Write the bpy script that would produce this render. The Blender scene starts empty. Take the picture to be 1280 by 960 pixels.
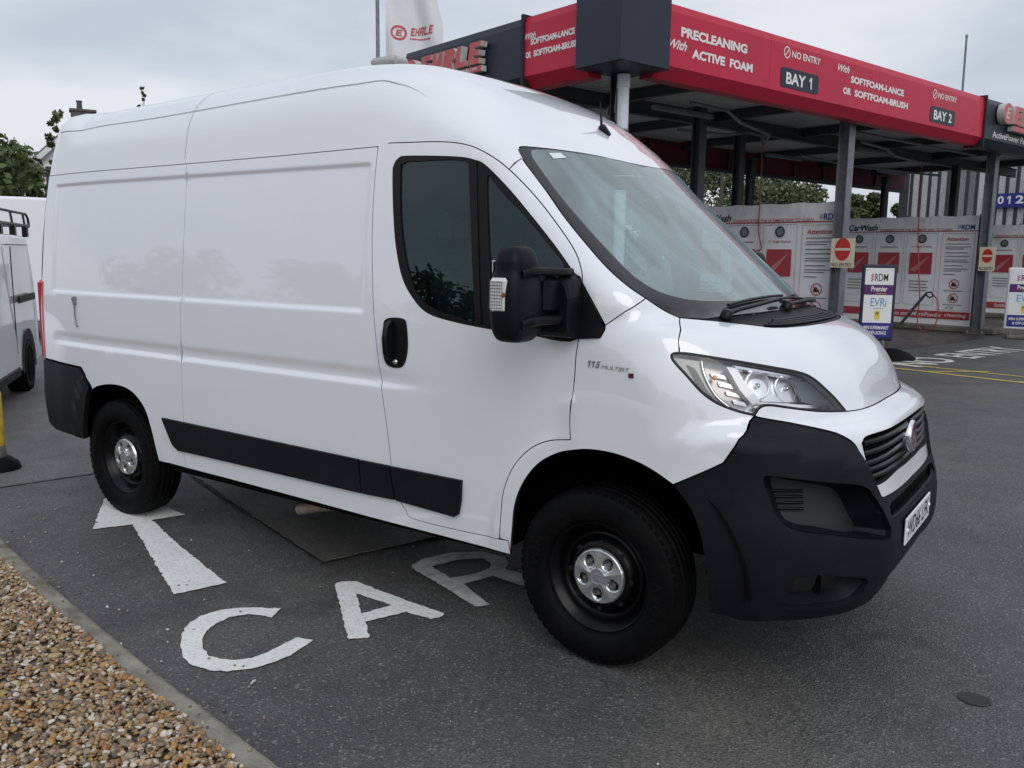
import bpy, math, random
import numpy as np
from mathutils import Vector, Matrix
from mathutils.geometry import delaunay_2d_cdt

random.seed(7)
rng = np.random.default_rng(7)
scene = bpy.context.scene
COL = scene.collection

# ------------------------------------------------------------------ camera
CAM_POS = (1.6491, -3.9706, 1.6795)
_r = Vector((0.81926248, 0.57329754, 0.01178637))
_u = Vector((-0.09462548, 0.11489326, 0.98886074))
_f = Vector((-0.56555725, 0.81125179, -0.14837629))
cam_d = bpy.data.cameras.new('camera')
cam_d.sensor_width = 36.0
cam_d.lens = 36.0 * 1082.36 / 1280.0
cam_d.clip_start = 0.05
cam_d.clip_end = 3000.0
cam = bpy.data.objects.new('camera', cam_d)
COL.objects.link(cam)
m = Matrix((( _r.x, _u.x, -_f.x, CAM_POS[0]), (_r.y, _u.y, -_f.y, CAM_POS[1]), (_r.z, _u.z, -_f.z, CAM_POS[2]), (0, 0, 0, 1)))
cam.matrix_world = m
scene.camera = cam

# ------------------------------------------------------------------ sky, sun, exposure
SUN_EL, SUN_AZ = math.radians(38), math.radians(-40)      # azimuth from +x towards +y
world = bpy.data.worlds.new('World')
scene.world = world
world.use_nodes = True
wn, wl = world.node_tree.nodes, world.node_tree.links
wn.clear()
w_out = wn.new('ShaderNodeOutputWorld')
w_bg = wn.new('ShaderNodeBackground')
w_bg.inputs['Strength'].default_value = 0.1
w_sky = wn.new('ShaderNodeTexSky')
w_sky.sky_type = 'NISHITA'
w_sky.sun_disc = False
w_sky.sun_elevation = SUN_EL
w_sky.sun_rotation = math.pi / 2 - SUN_AZ
w_tc = wn.new('ShaderNodeTexCoord')
w_sep = wn.new('ShaderNodeSeparateXYZ')
wl.new(w_tc.outputs['Generated'], w_sep.inputs[0])
# overcast: brighter towards the zenith
w_grad = wn.new('ShaderNodeMapRange')
w_grad.inputs['From Min'].default_value = -0.05
w_grad.inputs['From Max'].default_value = 1.0
w_grad.inputs['To Min'].default_value = 7.3
w_grad.inputs['To Max'].default_value = 8.4
wl.new(w_sep.outputs['Z'], w_grad.inputs['Value'])
# cloud sheets, projected on a flat layer
w_div = wn.new('ShaderNodeMath'); w_div.operation = 'ADD'; w_div.inputs[1].default_value = 0.22
w_abs = wn.new('ShaderNodeMath'); w_abs.operation = 'ABSOLUTE'
wl.new(w_sep.outputs['Z'], w_abs.inputs[0]); wl.new(w_abs.outputs[0], w_div.inputs[0])
w_vd = wn.new('ShaderNodeVectorMath'); w_vd.operation = 'DIVIDE'
wl.new(w_tc.outputs['Generated'], w_vd.inputs[0]); wl.new(w_div.outputs[0], w_vd.inputs[1])
w_n = wn.new('ShaderNodeTexNoise')
w_n.inputs['Scale'].default_value = 1.15
w_n.inputs['Detail'].default_value = 5.0
w_n.inputs['Roughness'].default_value = 0.5
wl.new(w_vd.outputs[0], w_n.inputs['Vector'])
w_ramp = wn.new('ShaderNodeValToRGB')
w_ramp.color_ramp.elements[0].position = 0.36
w_ramp.color_ramp.elements[0].color = (0.68, 0.745, 0.85, 1)
w_ramp.color_ramp.elements[1].position = 0.62
w_ramp.color_ramp.elements[1].color = (0.99, 1.02, 1.085, 1)
wl.new(w_n.outputs['Fac'], w_ramp.inputs['Fac'])
w_mul = wn.new('ShaderNodeVectorMath'); w_mul.operation = 'SCALE'
wl.new(w_ramp.outputs['Color'], w_mul.inputs[0]); wl.new(w_grad.outputs[0], w_mul.inputs['Scale'])
w_mix = wn.new('ShaderNodeMix'); w_mix.data_type = 'RGBA'
w_mix.inputs[0].default_value = 0.92
wl.new(w_sky.outputs[0], w_mix.inputs[6]); wl.new(w_mul.outputs[0], w_mix.inputs[7])
wl.new(w_mix.outputs[2], w_bg.inputs['Color'])
wl.new(w_bg.outputs[0], w_out.inputs['Surface'])

sun_d = bpy.data.lights.new('sun', 'SUN')
sun_d.energy = 1.0
sun_d.angle = math.radians(45)
sun_d.color = (1.0, 0.98, 0.95)
sun = bpy.data.objects.new('sun', sun_d)
COL.objects.link(sun)
sd = Vector((math.cos(SUN_EL) * math.cos(SUN_AZ), math.cos(SUN_EL) * math.sin(SUN_AZ), math.sin(SUN_EL)))
sun.rotation_euler = sd.to_track_quat('Z', 'Y').to_euler()
sun.location = (0, 0, 30)

vs = scene.view_settings
vs.view_transform = 'Standard'
vs.look = 'None'
vs.exposure = 0.12
vs.gamma = 1.0
vs.use_curve_mapping = False
scene.cycles.max_bounces = 10
scene.cycles.transparent_max_bounces = 16
scene.cycles.use_denoising = True

# ------------------------------------------------------------------ materials
def mat(name, color=(.5, .5, .5), rough=.5, metal=0., coat=0., coat_rough=.03, spec=.5, vary=0., vscale=8., bump=0., bscale=60.,
        rvary=0., emit=0., trans=0., ior=1.5, dirt=None, dirt_amt=0., dirt_scale=2., detail=6.):
    m = bpy.data.materials.new(name)
    m.use_nodes = True
    nt = m.node_tree
    b = nt.nodes['Principled BSDF']
    b.inputs['Base Color'].default_value = (*color, 1)
    b.inputs['Roughness'].default_value = rough
    b.inputs['Metallic'].default_value = metal
    b.inputs['Coat Weight'].default_value = coat
    b.inputs['Coat Roughness'].default_value = coat_rough
    b.inputs['Specular IOR Level'].default_value = spec
    b.inputs['IOR'].default_value = ior
    b.inputs['Transmission Weight'].default_value = trans
    if emit:
        b.inputs['Emission Color'].default_value = (*color, 1)
        b.inputs['Emission Strength'].default_value = emit
    tc = nt.nodes.new('ShaderNodeTexCoord')
    col_out = None
    if vary:
        n = nt.nodes.new('ShaderNodeTexNoise')
        n.inputs['Scale'].default_value = vscale
        n.inputs['Detail'].default_value = detail
        nt.links.new(tc.outputs['Object'], n.inputs['Vector'])
        r = nt.nodes.new('ShaderNodeMapRange')
        r.inputs['From Min'].default_value = .25
        r.inputs['From Max'].default_value = .75
        r.inputs['To Min'].default_value = 1 - vary
        r.inputs['To Max'].default_value = 1 + vary
        nt.links.new(n.outputs['Fac'], r.inputs['Value'])
        mx = nt.nodes.new('ShaderNodeVectorMath'); mx.operation = 'SCALE'
        mx.inputs[0].default_value = color
        nt.links.new(r.outputs[0], mx.inputs['Scale'])
        col_out = mx.outputs[0]
    if dirt is not None:
        n = nt.nodes.new('ShaderNodeTexNoise')
        n.inputs['Scale'].default_value = dirt_scale
        n.inputs['Detail'].default_value = 8
        n.inputs['Roughness'].default_value = .65
        nt.links.new(tc.outputs['Object'], n.inputs['Vector'])
        r = nt.nodes.new('ShaderNodeMapRange')
        r.inputs['From Min'].default_value = .48
        r.inputs['From Max'].default_value = .72
        r.inputs['To Max'].default_value = dirt_amt
        nt.links.new(n.outputs['Fac'], r.inputs['Value'])
        mx = nt.nodes.new('ShaderNodeMix'); mx.data_type = 'RGBA'
        mx.inputs[6].default_value = (*color, 1)
        mx.inputs[7].default_value = (*dirt, 1)
        if col_out is not None: nt.links.new(col_out, mx.inputs[6])
        nt.links.new(r.outputs[0], mx.inputs[0])
        col_out = mx.outputs[2]
    if col_out is not None: nt.links.new(col_out, b.inputs['Base Color'])
    if rvary:
        n = nt.nodes.new('ShaderNodeTexNoise')
        n.inputs['Scale'].default_value = 5
        n.inputs['Detail'].default_value = 6
        nt.links.new(tc.outputs['Object'], n.inputs['Vector'])
        r = nt.nodes.new('ShaderNodeMapRange')
        r.inputs['To Min'].default_value = max(0, rough - rvary)
        r.inputs['To Max'].default_value = min(1, rough + rvary)
        nt.links.new(n.outputs['Fac'], r.inputs['Value'])
        nt.links.new(r.outputs[0], b.inputs['Roughness'])
    if bump:
        n = nt.nodes.new('ShaderNodeTexNoise')
        n.inputs['Scale'].default_value = bscale
        n.inputs['Detail'].default_value = 4
        nt.links.new(tc.outputs['Object'], n.inputs['Vector'])
        bp = nt.nodes.new('ShaderNodeBump')
        bp.inputs['Strength'].default_value = bump
        bp.inputs['Distance'].default_value = .01
        nt.links.new(n.outputs['Fac'], bp.inputs['Height'])
        nt.links.new(bp.outputs[0], b.inputs['Normal'])
    return m

def glass_mat(name, tint, ior=1.5, rough=.0, sheen_film=0., gloss=(1, 1, 1)):
    """thin pane: tinted see-through plus mirror by Fresnel"""
    m = bpy.data.materials.new(name); m.use_nodes = True
    nt = m.node_tree; nt.nodes.clear()
    o = nt.nodes.new('ShaderNodeOutputMaterial')
    t = nt.nodes.new('ShaderNodeBsdfTransparent'); t.inputs[0].default_value = (*tint, 1)
    g = nt.nodes.new('ShaderNodeBsdfGlossy'); g.inputs['Roughness'].default_value = rough
    g.inputs['Color'].default_value = (*gloss, 1)
    f = nt.nodes.new('ShaderNodeFresnel'); f.inputs['IOR'].default_value = ior
    mx = nt.nodes.new('ShaderNodeMixShader')
    nt.links.new(f.outputs[0], mx.inputs[0]); nt.links.new(t.outputs[0], mx.inputs[1]); nt.links.new(g.outputs[0], mx.inputs[2])
    if sheen_film:                                # dried streaks, with bright sky sheen painted in as a teal diffuse layer
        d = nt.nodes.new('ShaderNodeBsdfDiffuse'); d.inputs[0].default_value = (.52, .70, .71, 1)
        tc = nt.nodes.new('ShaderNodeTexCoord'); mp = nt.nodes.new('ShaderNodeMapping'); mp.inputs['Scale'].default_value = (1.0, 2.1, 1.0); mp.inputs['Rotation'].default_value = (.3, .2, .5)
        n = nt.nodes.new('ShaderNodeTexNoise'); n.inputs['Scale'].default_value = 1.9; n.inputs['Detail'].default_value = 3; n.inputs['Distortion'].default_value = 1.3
        r = nt.nodes.new('ShaderNodeMapRange'); r.inputs['From Min'].default_value = .3; r.inputs['From Max'].default_value = .72; r.inputs['To Min'].default_value = sheen_film * .55; r.inputs['To Max'].default_value = sheen_film * 1.6
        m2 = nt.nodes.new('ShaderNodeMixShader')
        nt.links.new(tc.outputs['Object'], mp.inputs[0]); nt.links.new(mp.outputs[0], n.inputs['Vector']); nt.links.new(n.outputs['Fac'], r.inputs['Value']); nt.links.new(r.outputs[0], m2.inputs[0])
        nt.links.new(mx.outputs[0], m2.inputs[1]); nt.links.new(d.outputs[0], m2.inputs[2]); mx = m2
    nt.links.new(mx.outputs[0], o.inputs['Surface'])
    return m

M = {}
M['paint'] = mat('white_van_paint', (.775, .805, .85), rough=.32, coat=1., coat_rough=.03, rvary=.06, dirt=(.66, .65, .63), dirt_amt=.12, dirt_scale=1.1)
M['paint'].node_tree.nodes['Principled BSDF'].inputs['Coat IOR'].default_value = 1.7
M['seam'] = mat('black_seam', (.012, .012, .013), rough=.7)
M['plastic'] = mat('charcoal_bumper_plastic', (.0062, .0072, .0098), rough=.50, spec=.16, vary=.12, vscale=14, bump=.18, bscale=420, dirt=(.022, .023, .026), dirt_amt=.35, dirt_scale=3)
M['black'] = mat('black_trim', (.0035, .004, .0052), rough=.38, spec=.24, rvary=.08, bump=.05, bscale=300)
M['rubber'] = mat('black_rubber', (.0028, .0028, .0033), rough=.60, spec=.1, vary=.2, vscale=20, bump=.2, bscale=180, dirt=(.014, .0135, .0125), dirt_amt=.35, dirt_scale=6)
M['steel_black'] = mat('black_steel_wheel', (.0022, .0022, .003), rough=.30, spec=.22, rvary=.1)
M['under'] = mat('dark_underbody', (.003, .003, .003), spec=.08, rough=.9, vary=.3)
M['silver'] = mat('silver_plastic', (.62, .63, .65), rough=.27, metal=.85, vary=.1, vscale=40)
M['chrome'] = mat('chrome', (.85, .86, .88), rough=.09, metal=1.)
M['lampgrey'] = mat('lamp_bezel', (.58, .60, .62), rough=.22, metal=.75)
M['lampdark'] = mat('lamp_dark', (.05, .05, .055), rough=.3)
M['amber'] = mat('amber_bulb', (.9, .38, .08), rough=.2)
M['red_lens'] = mat('red_lens', (.45, .012, .03), rough=.12, coat=1.)
M['ws'] = glass_mat('windscreen_glass', (.60, .74, .74), ior=2.3, sheen_film=.23)
M['side_glass'] = glass_mat('door_glass', (.46, .60, .60), ior=1.58, gloss=(.80, 1., 1.06))  # gloss tint puts blue-green sky colour into the reflections
M['lens'] = glass_mat('lamp_lens', (.95, .96, .97), ior=1.45)
M['frit'] = mat('black_frit', (.02, .021, .024), rough=.09)
M['seat'] = mat('seat_cloth', (.09, .095, .105), rough=.9, vary=.2, vscale=60)
M['dash'] = mat('dash_plastic', (.06, .062, .066), rough=.7)
M['bulkhead'] = mat('bulkhead_grey', (.42, .43, .44), rough=.6)
M['plate'] = mat('plate_white', (.78, .79, .78), rough=.3)
M['ink'] = mat('black_ink', (.012, .012, .014), rough=.5)
M['badge_red'] = mat('badge_red', (.10, .008, .016), rough=.3, coat=.3)

# ------------------------------------------------------------------ helpers
class MB:
    """collects geometry for ONE mesh object"""
    def __init__(s): s.v = []; s.f = []; s.m = []; s.sm = []
    def add(s, verts, faces, mi=0, smooth=False):
        o = len(s.v); s.v += [tuple(map(float, p)) for p in verts]
        for f in faces: s.f.append(tuple(o + i for i in f)); s.m.append(mi); s.sm.append(smooth)
        return s
    def box(s, c, size, rot=None, mi=0, bev=0.):
        x, y, z = [q / 2 for q in size]
        if bev > 0:
            b = min(bev, x * .9, y * .9, z * .9)
            P = []; idx = {}
            for sx in (-1, 1):
                for sy in (-1, 1):
                    for sz in (-1, 1):
                        for ax in range(3):
                            p = [sx * (x - b), sy * (y - b), sz * (z - b)]
                            p[ax] = (sx * x, sy * y, sz * z)[ax]
                            idx[(sx, sy, sz, ax)] = len(P); P.append(p)
            F = []
            for ax in range(3):
                o1, o2 = (ax + 1) % 3, (ax + 2) % 3
                for sg in (-1, 1):
                    q = []
                    for a, bb in ((-1, -1), (1, -1), (1, 1), (-1, 1)):
                        k = [0, 0, 0]; k[ax] = sg; k[o1] = a; k[o2] = bb
                        q.append(idx[(*k, ax)])
                    F.append(q if sg > 0 else q[::-1])
            for ax in range(3):      # edges along ax
                o1, o2 = (ax + 1) % 3, (ax + 2) % 3
                for a in (-1, 1):
                    for bb in (-1, 1):
                        k0 = [0, 0, 0]; k0[ax] = -1; k0[o1] = a; k0[o2] = bb
                        k1 = list(k0); k1[ax] = 1
                        q = [idx[(*k0, o1)], idx[(*k1, o1)], idx[(*k1, o2)], idx[(*k0, o2)]]
                        F.append(q if a * bb < 0 else q[::-1])
            for sx in (-1, 1):
                for sy in (-1, 1):
                    for sz in (-1, 1):
                        q = [idx[(sx, sy, sz, 0)], idx[(sx, sy, sz, 1)], idx[(sx, sy, sz, 2)]]
                        F.append(q if sx * sy * sz > 0 else q[::-1])
        else:
            P = [(-x, -y, -z), (x, -y, -z), (x, y, -z), (-x, y, -z), (-x, -y, z), (x, -y, z), (x, y, z), (-x, y, z)]
            F = [(0, 3, 2, 1), (4, 5, 6, 7), (0, 1, 5, 4), (1, 2, 6, 5), (2, 3, 7, 6), (3, 0, 4, 7)]
        c = Vector(c)
        P = [c + (rot @ Vector(p) if rot else Vector(p)) for p in P]
        return s.add(P, F, mi)
    def tube(s, path, r, n=10, mi=0, caps=True):
        path = [Vector(p) for p in path]; rs = r if isinstance(r, (list, tuple)) else [r] * len(path)
        o = len(s.v); V = []; F = []
        up = None
        for i, p in enumerate(path):
            d = (path[min(i + 1, len(path) - 1)] - path[max(i - 1, 0)]).normalized()
            if up is None:
                up = Vector((0, 0, 1)) if abs(d.z) < .9 else Vector((1, 0, 0))
            a = d.cross(up).normalized(); b = a.cross(d).normalized(); up = b
            for k in range(n):
                t = 2 * math.pi * k / n
                V.append(p + (a * math.cos(t) + b * math.sin(t)) * rs[i])
        for i in range(len(path) - 1):
            for k in range(n):
                F.append((i * n + k, i * n + (k + 1) % n, (i + 1) * n + (k + 1) % n, (i + 1) * n + k))
        s.add(V, [f[::-1] for f in F], mi, True)
        if caps:
            s.add(V[:n], [tuple(range(n))], mi); s.add(V[-n:], [tuple(range(n))[::-1]], mi)
        return s
    def lathe(s, prof, axis_o, axis_d, n=48, mi=0, smooth=True, mis=None):
        """prof: (r, h) list, revolved about the axis"""
        d = Vector(axis_d).normalized(); a = d.orthogonal().normalized(); b = d.cross(a); o = Vector(axis_o)
        V = []; F = []; L = len(prof)
        for k in range(n):
            t = 2 * math.pi * k / n; e = a * math.cos(t) + b * math.sin(t)
            for r, h in prof: V.append(o + d * h + e * r)
        base = len(s.v); s.v += [tuple(p) for p in V]
        for k in range(n):
            for i in range(L - 1):
                k2 = (k + 1) % n
                s.f.append((base + k * L + i, base + k2 * L + i, base + k2 * L + i + 1, base + k * L + i + 1))
                s.m.append(mis[i] if mis else mi); s.sm.append(smooth)
        return s
    def prism(s, poly, o, ax, ay, h, mi=0, mi_side=None):
        """2-D polygon (a,b) on axes ax, ay from o, thickness h along ax x ay (front at +h)"""
        ax, ay, o = Vector(ax), Vector(ay), Vector(o); n = ax.cross(ay)
        V = [o + ax * p[0] + ay * p[1] for p in poly]; k = len(poly)
        s.add([p + n * h for p in V], [tuple(range(k))], mi)
        s.add(V, [tuple(range(k))[::-1]], mi)
        V2 = V + [p + n * h for p in V]
        s.add(V2, [(i, (i + 1) % k, k + (i + 1) % k, k + i) for i in range(k)], mi if mi_side is None else mi_side)
        return s
    def build(s, name, mats, parent=None):
        me = bpy.data.meshes.new(name)
        me.from_pydata(s.v, [], s.f); me.update()
        if not isinstance(mats, (list, tuple)): mats = [mats]
        for q in mats: me.materials.append(q)
        me.polygons.foreach_set('material_index', s.m)
        me.polygons.foreach_set('use_smooth', s.sm)
        return link(name, me, parent)

def link(name, data, parent=None):
    o = bpy.data.objects.new(name, data); COL.objects.link(o)
    if parent is not None:
        o.parent = parent
        o.matrix_parent_inverse = PINV.get(parent.name, Matrix.Identity(4))
    return o
PINV = {}
def tag(o, label, cat, group=None, kind=None):
    if label: o['label'] = label
    if cat: o['category'] = cat
    if group: o['group'] = group
    if kind: o['kind'] = kind
    return o
def thing(name, label, cat, loc=(0, 0, 0), group=None):
    o = bpy.data.objects.new(name, None); COL.objects.link(o)
    o.location = loc; o.empty_display_size = .2
    PINV[o.name] = Matrix.Translation(-Vector(loc))
    return tag(o, label, cat, group)
def structure(o, label=None):
    o['kind'] = 'structure'
    if label: o['label'] = label
    return o
def rotz(a): return Matrix.Rotation(a, 3, 'Z')

def text_geo(txt, size=1., bold=0., shear=0., extrude=0., align='LEFT', spacing=1.):
    cu = bpy.data.curves.new('t', 'FONT')
    cu.body = txt; cu.size = size; cu.offset = bold; cu.shear = shear; cu.extrude = extrude
    cu.align_x = align; cu.space_character = spacing; cu.resolution_u = 3; cu.fill_mode = 'BOTH' if extrude else 'FRONT'
    o = bpy.data.objects.new('t', cu); COL.objects.link(o)
    dg = bpy.context.evaluated_depsgraph_get(); dg.update()
    me = bpy.data.meshes.new_from_object(o.evaluated_get(dg))
    V = np.array([v.co for v in me.vertices]).reshape(-1, 3); F = [tuple(p.vertices) for p in me.polygons]
    bpy.data.objects.remove(o); bpy.data.curves.remove(cu); bpy.data.meshes.remove(me)
    return V, F
def text_on(mb, txt, o, ax, ay, width=None, height=None, lift=.004, mi=0, **kw):
    """lay lettering in a frame; its bounding box is fitted to width x height with its lower left corner at o"""
    V, F = text_geo(txt, **kw)
    if len(V) == 0: return
    lo, hi = V.min(0), V.max(0)
    sx = width / (hi[0] - lo[0]) if width else None
    sy = height / (hi[1] - lo[1]) if height else None
    if sx is None: sx = sy
    if sy is None: sy = sx
    ax, ay, o = np.array(ax, float), np.array(ay, float), np.array(o, float); n = np.cross(ax, ay)
    P = o + np.outer((V[:, 0] - lo[0]) * sx, ax) + np.outer((V[:, 1] - lo[1]) * sy, ay) + np.outer(V[:, 2] - lo[2] + lift, n)
    mb.add(P, F, mi)
def digit_one(mb, o, ax, ay, w, h, lift=.004, shear=0.):
    """the figure 1 with its flag, drawn as a polygon"""
    q = [(.55, 0), (1., 0), (1., 1), (.62, 1), (.0, .76), (.0, .56), (.55, .74)]
    ax, ay, o = Vector(ax), Vector(ay), Vector(o); n = ax.cross(ay)
    mb.add([o + ax * (w * a + shear * h * b) + ay * (h * b) + n * lift for a, b in q], [tuple(range(7))])
# ------------------------------------------------------------------ the van's outer shape as one smooth implicit surface
def crom(pts,n=12):
    P=np.array(pts,float); out=[]
    Q=np.vstack([2*P[0]-P[1],P,2*P[-1]-P[-2]])
    for i in range(1,len(Q)-2):
        a,b,c,d=Q[i-1],Q[i],Q[i+1],Q[i+2]
        for t in np.arange(n)/n:
            out.append(.5*(2*b+(c-a)*t+(2*a-5*b+4*c-d)*t*t+(3*b-a-3*c+d)*t**3))
    out.append(P[-1]); return np.array(out)
def sstep(a,b,x):
    t=np.clip((x-a)/(b-a),0,1); return t*t*(3-2*t)
PROF=[(.55,.24),(.80,.255),(.89,.29),(.968,.37),(1.015,.47),(1.02,.60),(1.005,.69),(.98,.77),(.965,.86),(.965,.95),(.967,1.005),(.945,1.045),(.90,1.062),(.862,1.075),(.85,1.10),(.82,1.18),(.76,1.27),(.675,1.345),(.57,1.395),(.47,1.42),(.41,1.44),(.35,1.48),(.13,1.682),(-.15,1.938),(-.42,2.178),(-.50,2.242),(-.60,2.315),(-.80,2.445),(-1.05,2.56),(-1.3,2.62),(-1.6,2.643),(-2.1,2.64),(-3.0,2.622),(-3.8,2.605),(-4.12,2.595),(-4.22,2.565),(-4.27,2.50),(-4.31,2.35),(-4.35,1.95),(-4.375,1.4),(-4.385,.9),(-4.385,.42),(-4.33,.36),(-4.2,.34)]
_pl=crom(PROF,8); _pl=np.vstack([_pl,_pl[:1]])
H0=.012; GX0,GZ0=-4.9,-.1; NX,NZ=int(6.5/H0),int(3.1/H0)
def _sdf2(px,pz):
    d=np.full(px.shape,1e9); ins=np.zeros(px.shape,bool)
    for (x0,z0),(x1,z1) in zip(_pl[:-1],_pl[1:]):
        ex,ez=x1-x0,z1-z0; L=ex*ex+ez*ez
        if L<1e-12: continue
        t=np.clip(((px-x0)*ex+(pz-z0)*ez)/L,0,1)
        d=np.minimum(d,(px-x0-t*ex)**2+(pz-z0-t*ez)**2)
        if z0!=z1:
            c=((z0>pz)!=(z1>pz))&(px<(x1-x0)*(pz-z0)/(z1-z0)+x0); ins^=c
    d=np.sqrt(d); return np.where(ins,-d,d)
_g=_sdf2(*np.meshgrid(GX0+H0*np.arange(NX),GZ0+H0*np.arange(NZ),indexing='ij'))
def _w(t): return [-.5*t+t*t-.5*t**3,1-2.5*t*t+1.5*t**3,.5*t+2*t*t-1.5*t**3,-.5*t*t+.5*t**3]
def prof(x,z):
    u=np.clip((x-GX0)/H0,1,NX-3.001); v=np.clip((z-GZ0)/H0,1,NZ-3.001)
    i=u.astype(int); j=v.astype(int); a=_w(u-i); b=_w(v-j); r=0
    for m in range(4):
        s=0
        for n in range(4): s=s+b[n]*_g[i+m-1,j+n-1]
        r=r+a[m]*s
    return r
_W=crom([(.2,.97),(.40,1.0),(.6,1.016),(.8,1.022),(1.0,1.025),(1.25,1.025),(1.45,1.015),(1.8,.985),(2.0,.963),(2.17,.94),(2.35,.912),(2.5,.885),(2.7,.84)],10)
def arch(x,z,cx,cz,a,b,w):   # smooth raised lip round a wheel arch
    d=np.sqrt(((x-cx)/a)**2+((z-cz)/b)**2); return sstep(1+w,1,d)
def bands(x,z):
    cargo=sstep(-4.17,-4.13,x)*sstep(-1.26,-1.30,x)
    d=-.010*cargo*sstep(1.395,1.415,z)*sstep(2.10,2.075,z)
    band=sstep(-4.2,-4.05,x)*sstep(-.75,-1.3,x)
    d=d+band*(-.009*sstep(1.15,1.10,z)+.015*sstep(1.085,1.05,z))
    d=d+.009*arch(x,z,-3.43,.36,.50,.63,.055)*sstep(.3,.5,z)
    d=d+.016*arch(x,z,0.02,.36,.69,.745,.05)*sstep(.3,.5,z)*sstep(-.20,-.06,x)*(1-.93*sstep(.42,.56,x))+.010*arch(x,z,.02,.36,.52,.62,.09)*sstep(-.10,-.3,x)*sstep(.3,.5,z)
    return d
def halfw(x,z):
    w=np.interp(z,_W[:,0],_W[:,1])
    w=w-.05*np.clip((-3.5-x)/.9,0,1.2)**2*sstep(.2,1.0,z)-.012*np.clip((-3.5-x)/.9,0,1.2)**2
    w=w-.05*np.clip((x-.15)/.6,0,2)**2 - .06*sstep(1.45,2.1,z)*np.clip((x+1.0)/.8,0,1.5)**2
    w=w-.02*sstep(2.1,2.5,z)*np.clip((x+1.6)/.8,0,1.5)
    return w+bands(x,z)
def bow(ay,z):
    t=sstep(1.30,1.55,z)
    q=sstep(.85,1.1,z)
    return (1-t)*(q*.45*ay**3.4+(1-q)*.47*ay**4.6)+t*.21*ay**2*sstep(2.9,1.9,z)
def smax(a,b,k):
    h=np.maximum(k-np.abs(a-b),0)/k; return np.maximum(a,b)+h*h*k*.25
def F(x,y,z):
    ay=np.abs(y)
    fx=sstep(-1.5,-.3,x)
    g2=prof(x+bow(ay,z)*fx, z+.05*ay**2*sstep(1.4,2.2,z))
    g1=ay-halfw(x,z)
    k=.09+.21*sstep(2.05,2.4,z)+.03*sstep(1.6,1.2,z)
    k=k*(1-sstep(-3.9,-4.2,x)*.6)
    return smax(g1,g2,k)
def march(o, d, t1, n=26, it=22):
    N = len(o); lo = np.zeros(N); hi = np.full(N, np.nan); prev = np.zeros(N)
    for t in np.linspace(0, t1, n)[1:]:
        q = o + d * t; f = F(q[:, 0], q[:, 1], q[:, 2]); k = np.isnan(hi) & (f <= 0)
        hi[k] = t; lo[k] = prev[k]; prev[:] = t
    ok = ~np.isnan(hi); hi = np.where(ok, hi, t1)
    for _ in range(it):
        mid = (lo + hi) / 2; q = o + d * mid[:, None]; a = F(q[:, 0], q[:, 1], q[:, 2]) > 0
        lo = np.where(a, mid, lo); hi = np.where(a, hi, mid)
    return o + d * hi[:, None], ok
def gradF(P, e=.005):
    x, y, z = P.T
    g = np.c_[F(x + e, y, z) - F(x - e, y, z), F(x, y + e, z) - F(x, y - e, z), F(x, y, z + e) - F(x, y, z - e)]
    return g / np.maximum(np.linalg.norm(g, axis=1), 1e-9)[:, None]
AX_C = -.6; K_C = 1.25; AX_T = (-.3, .9); K_T = .9; K_R = .9
def dom(mp, P):
    P = np.atleast_2d(np.array(P, float))
    if mp == 'S': return P[:, [0, 2]]
    if mp == 'C': return np.c_[np.arctan2(-P[:, 1], P[:, 0] - AX_C) * K_C, P[:, 2]]
    if mp == 'T': return np.c_[np.arctan2(P[:, 0] - AX_T[0], P[:, 2] - AX_T[1]) * K_T, P[:, 1]]
    if mp == 'R': return np.c_[P[:, 0], np.arctan2(P[:, 1], P[:, 2] - 1.9) * K_R]
    if mp == 'B': return P[:, [1, 2]]
def onto(mp, D):
    D = np.atleast_2d(D); a, b = D[:, 0], D[:, 1]; z0 = np.zeros(len(D)); e = np.ones(len(D))
    if mp == 'S': o = np.c_[a, z0 - 1.25, b]; d = np.c_[z0, e, z0]; t = .9
    elif mp == 'C':
        th = a / K_C; o = np.c_[AX_C + 2.1 * np.cos(th), -2.1 * np.sin(th), b]; d = np.c_[-np.cos(th), np.sin(th), z0]; t = 1.8
    elif mp == 'T':
        ph = a / K_T; o = np.c_[AX_T[0] + 1.7 * np.sin(ph), b, AX_T[1] + 1.7 * np.cos(ph)]; d = np.c_[-np.sin(ph), z0, -np.cos(ph)]; t = 1.4
    elif mp == 'R':
        al = b / K_R; o = np.c_[a, 1.25 * np.sin(al), 1.9 + 1.25 * np.cos(al)]; d = np.c_[z0, -np.sin(al), -np.cos(al)]; t = 1.15
    elif mp == 'B': o = np.c_[z0 - 4.7, a, b]; d = np.c_[e, z0, z0]; t = 1.2
    return march(o, d, t)
def resample(P, h, closed=True):
    out = []; n = len(P)
    for i in range(n if closed else n - 1):
        a, b = P[i], P[(i + 1) % n]; k = max(1, int(math.ceil(np.linalg.norm(b - a) / h)))
        for j in range(k): out.append(a + (b - a) * j / k)
    if not closed: out.append(P[-1])
    return np.array(out)
def smooth_curve(pts, n=5):
    return crom(pts, n) if len(pts) > 2 else np.array(pts, float)
def area(P): x, y = P[:, 0], P[:, 1]; return .5 * np.sum(x * np.roll(y, -1) - y * np.roll(x, -1))
def dedupe(P, eps=.0015):
    out = [P[0]]
    for q in P[1:]:
        if np.linalg.norm(q - out[-1]) > eps: out.append(q)
    if np.linalg.norm(out[0] - out[-1]) < eps: out.pop()
    return np.array(out)
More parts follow.
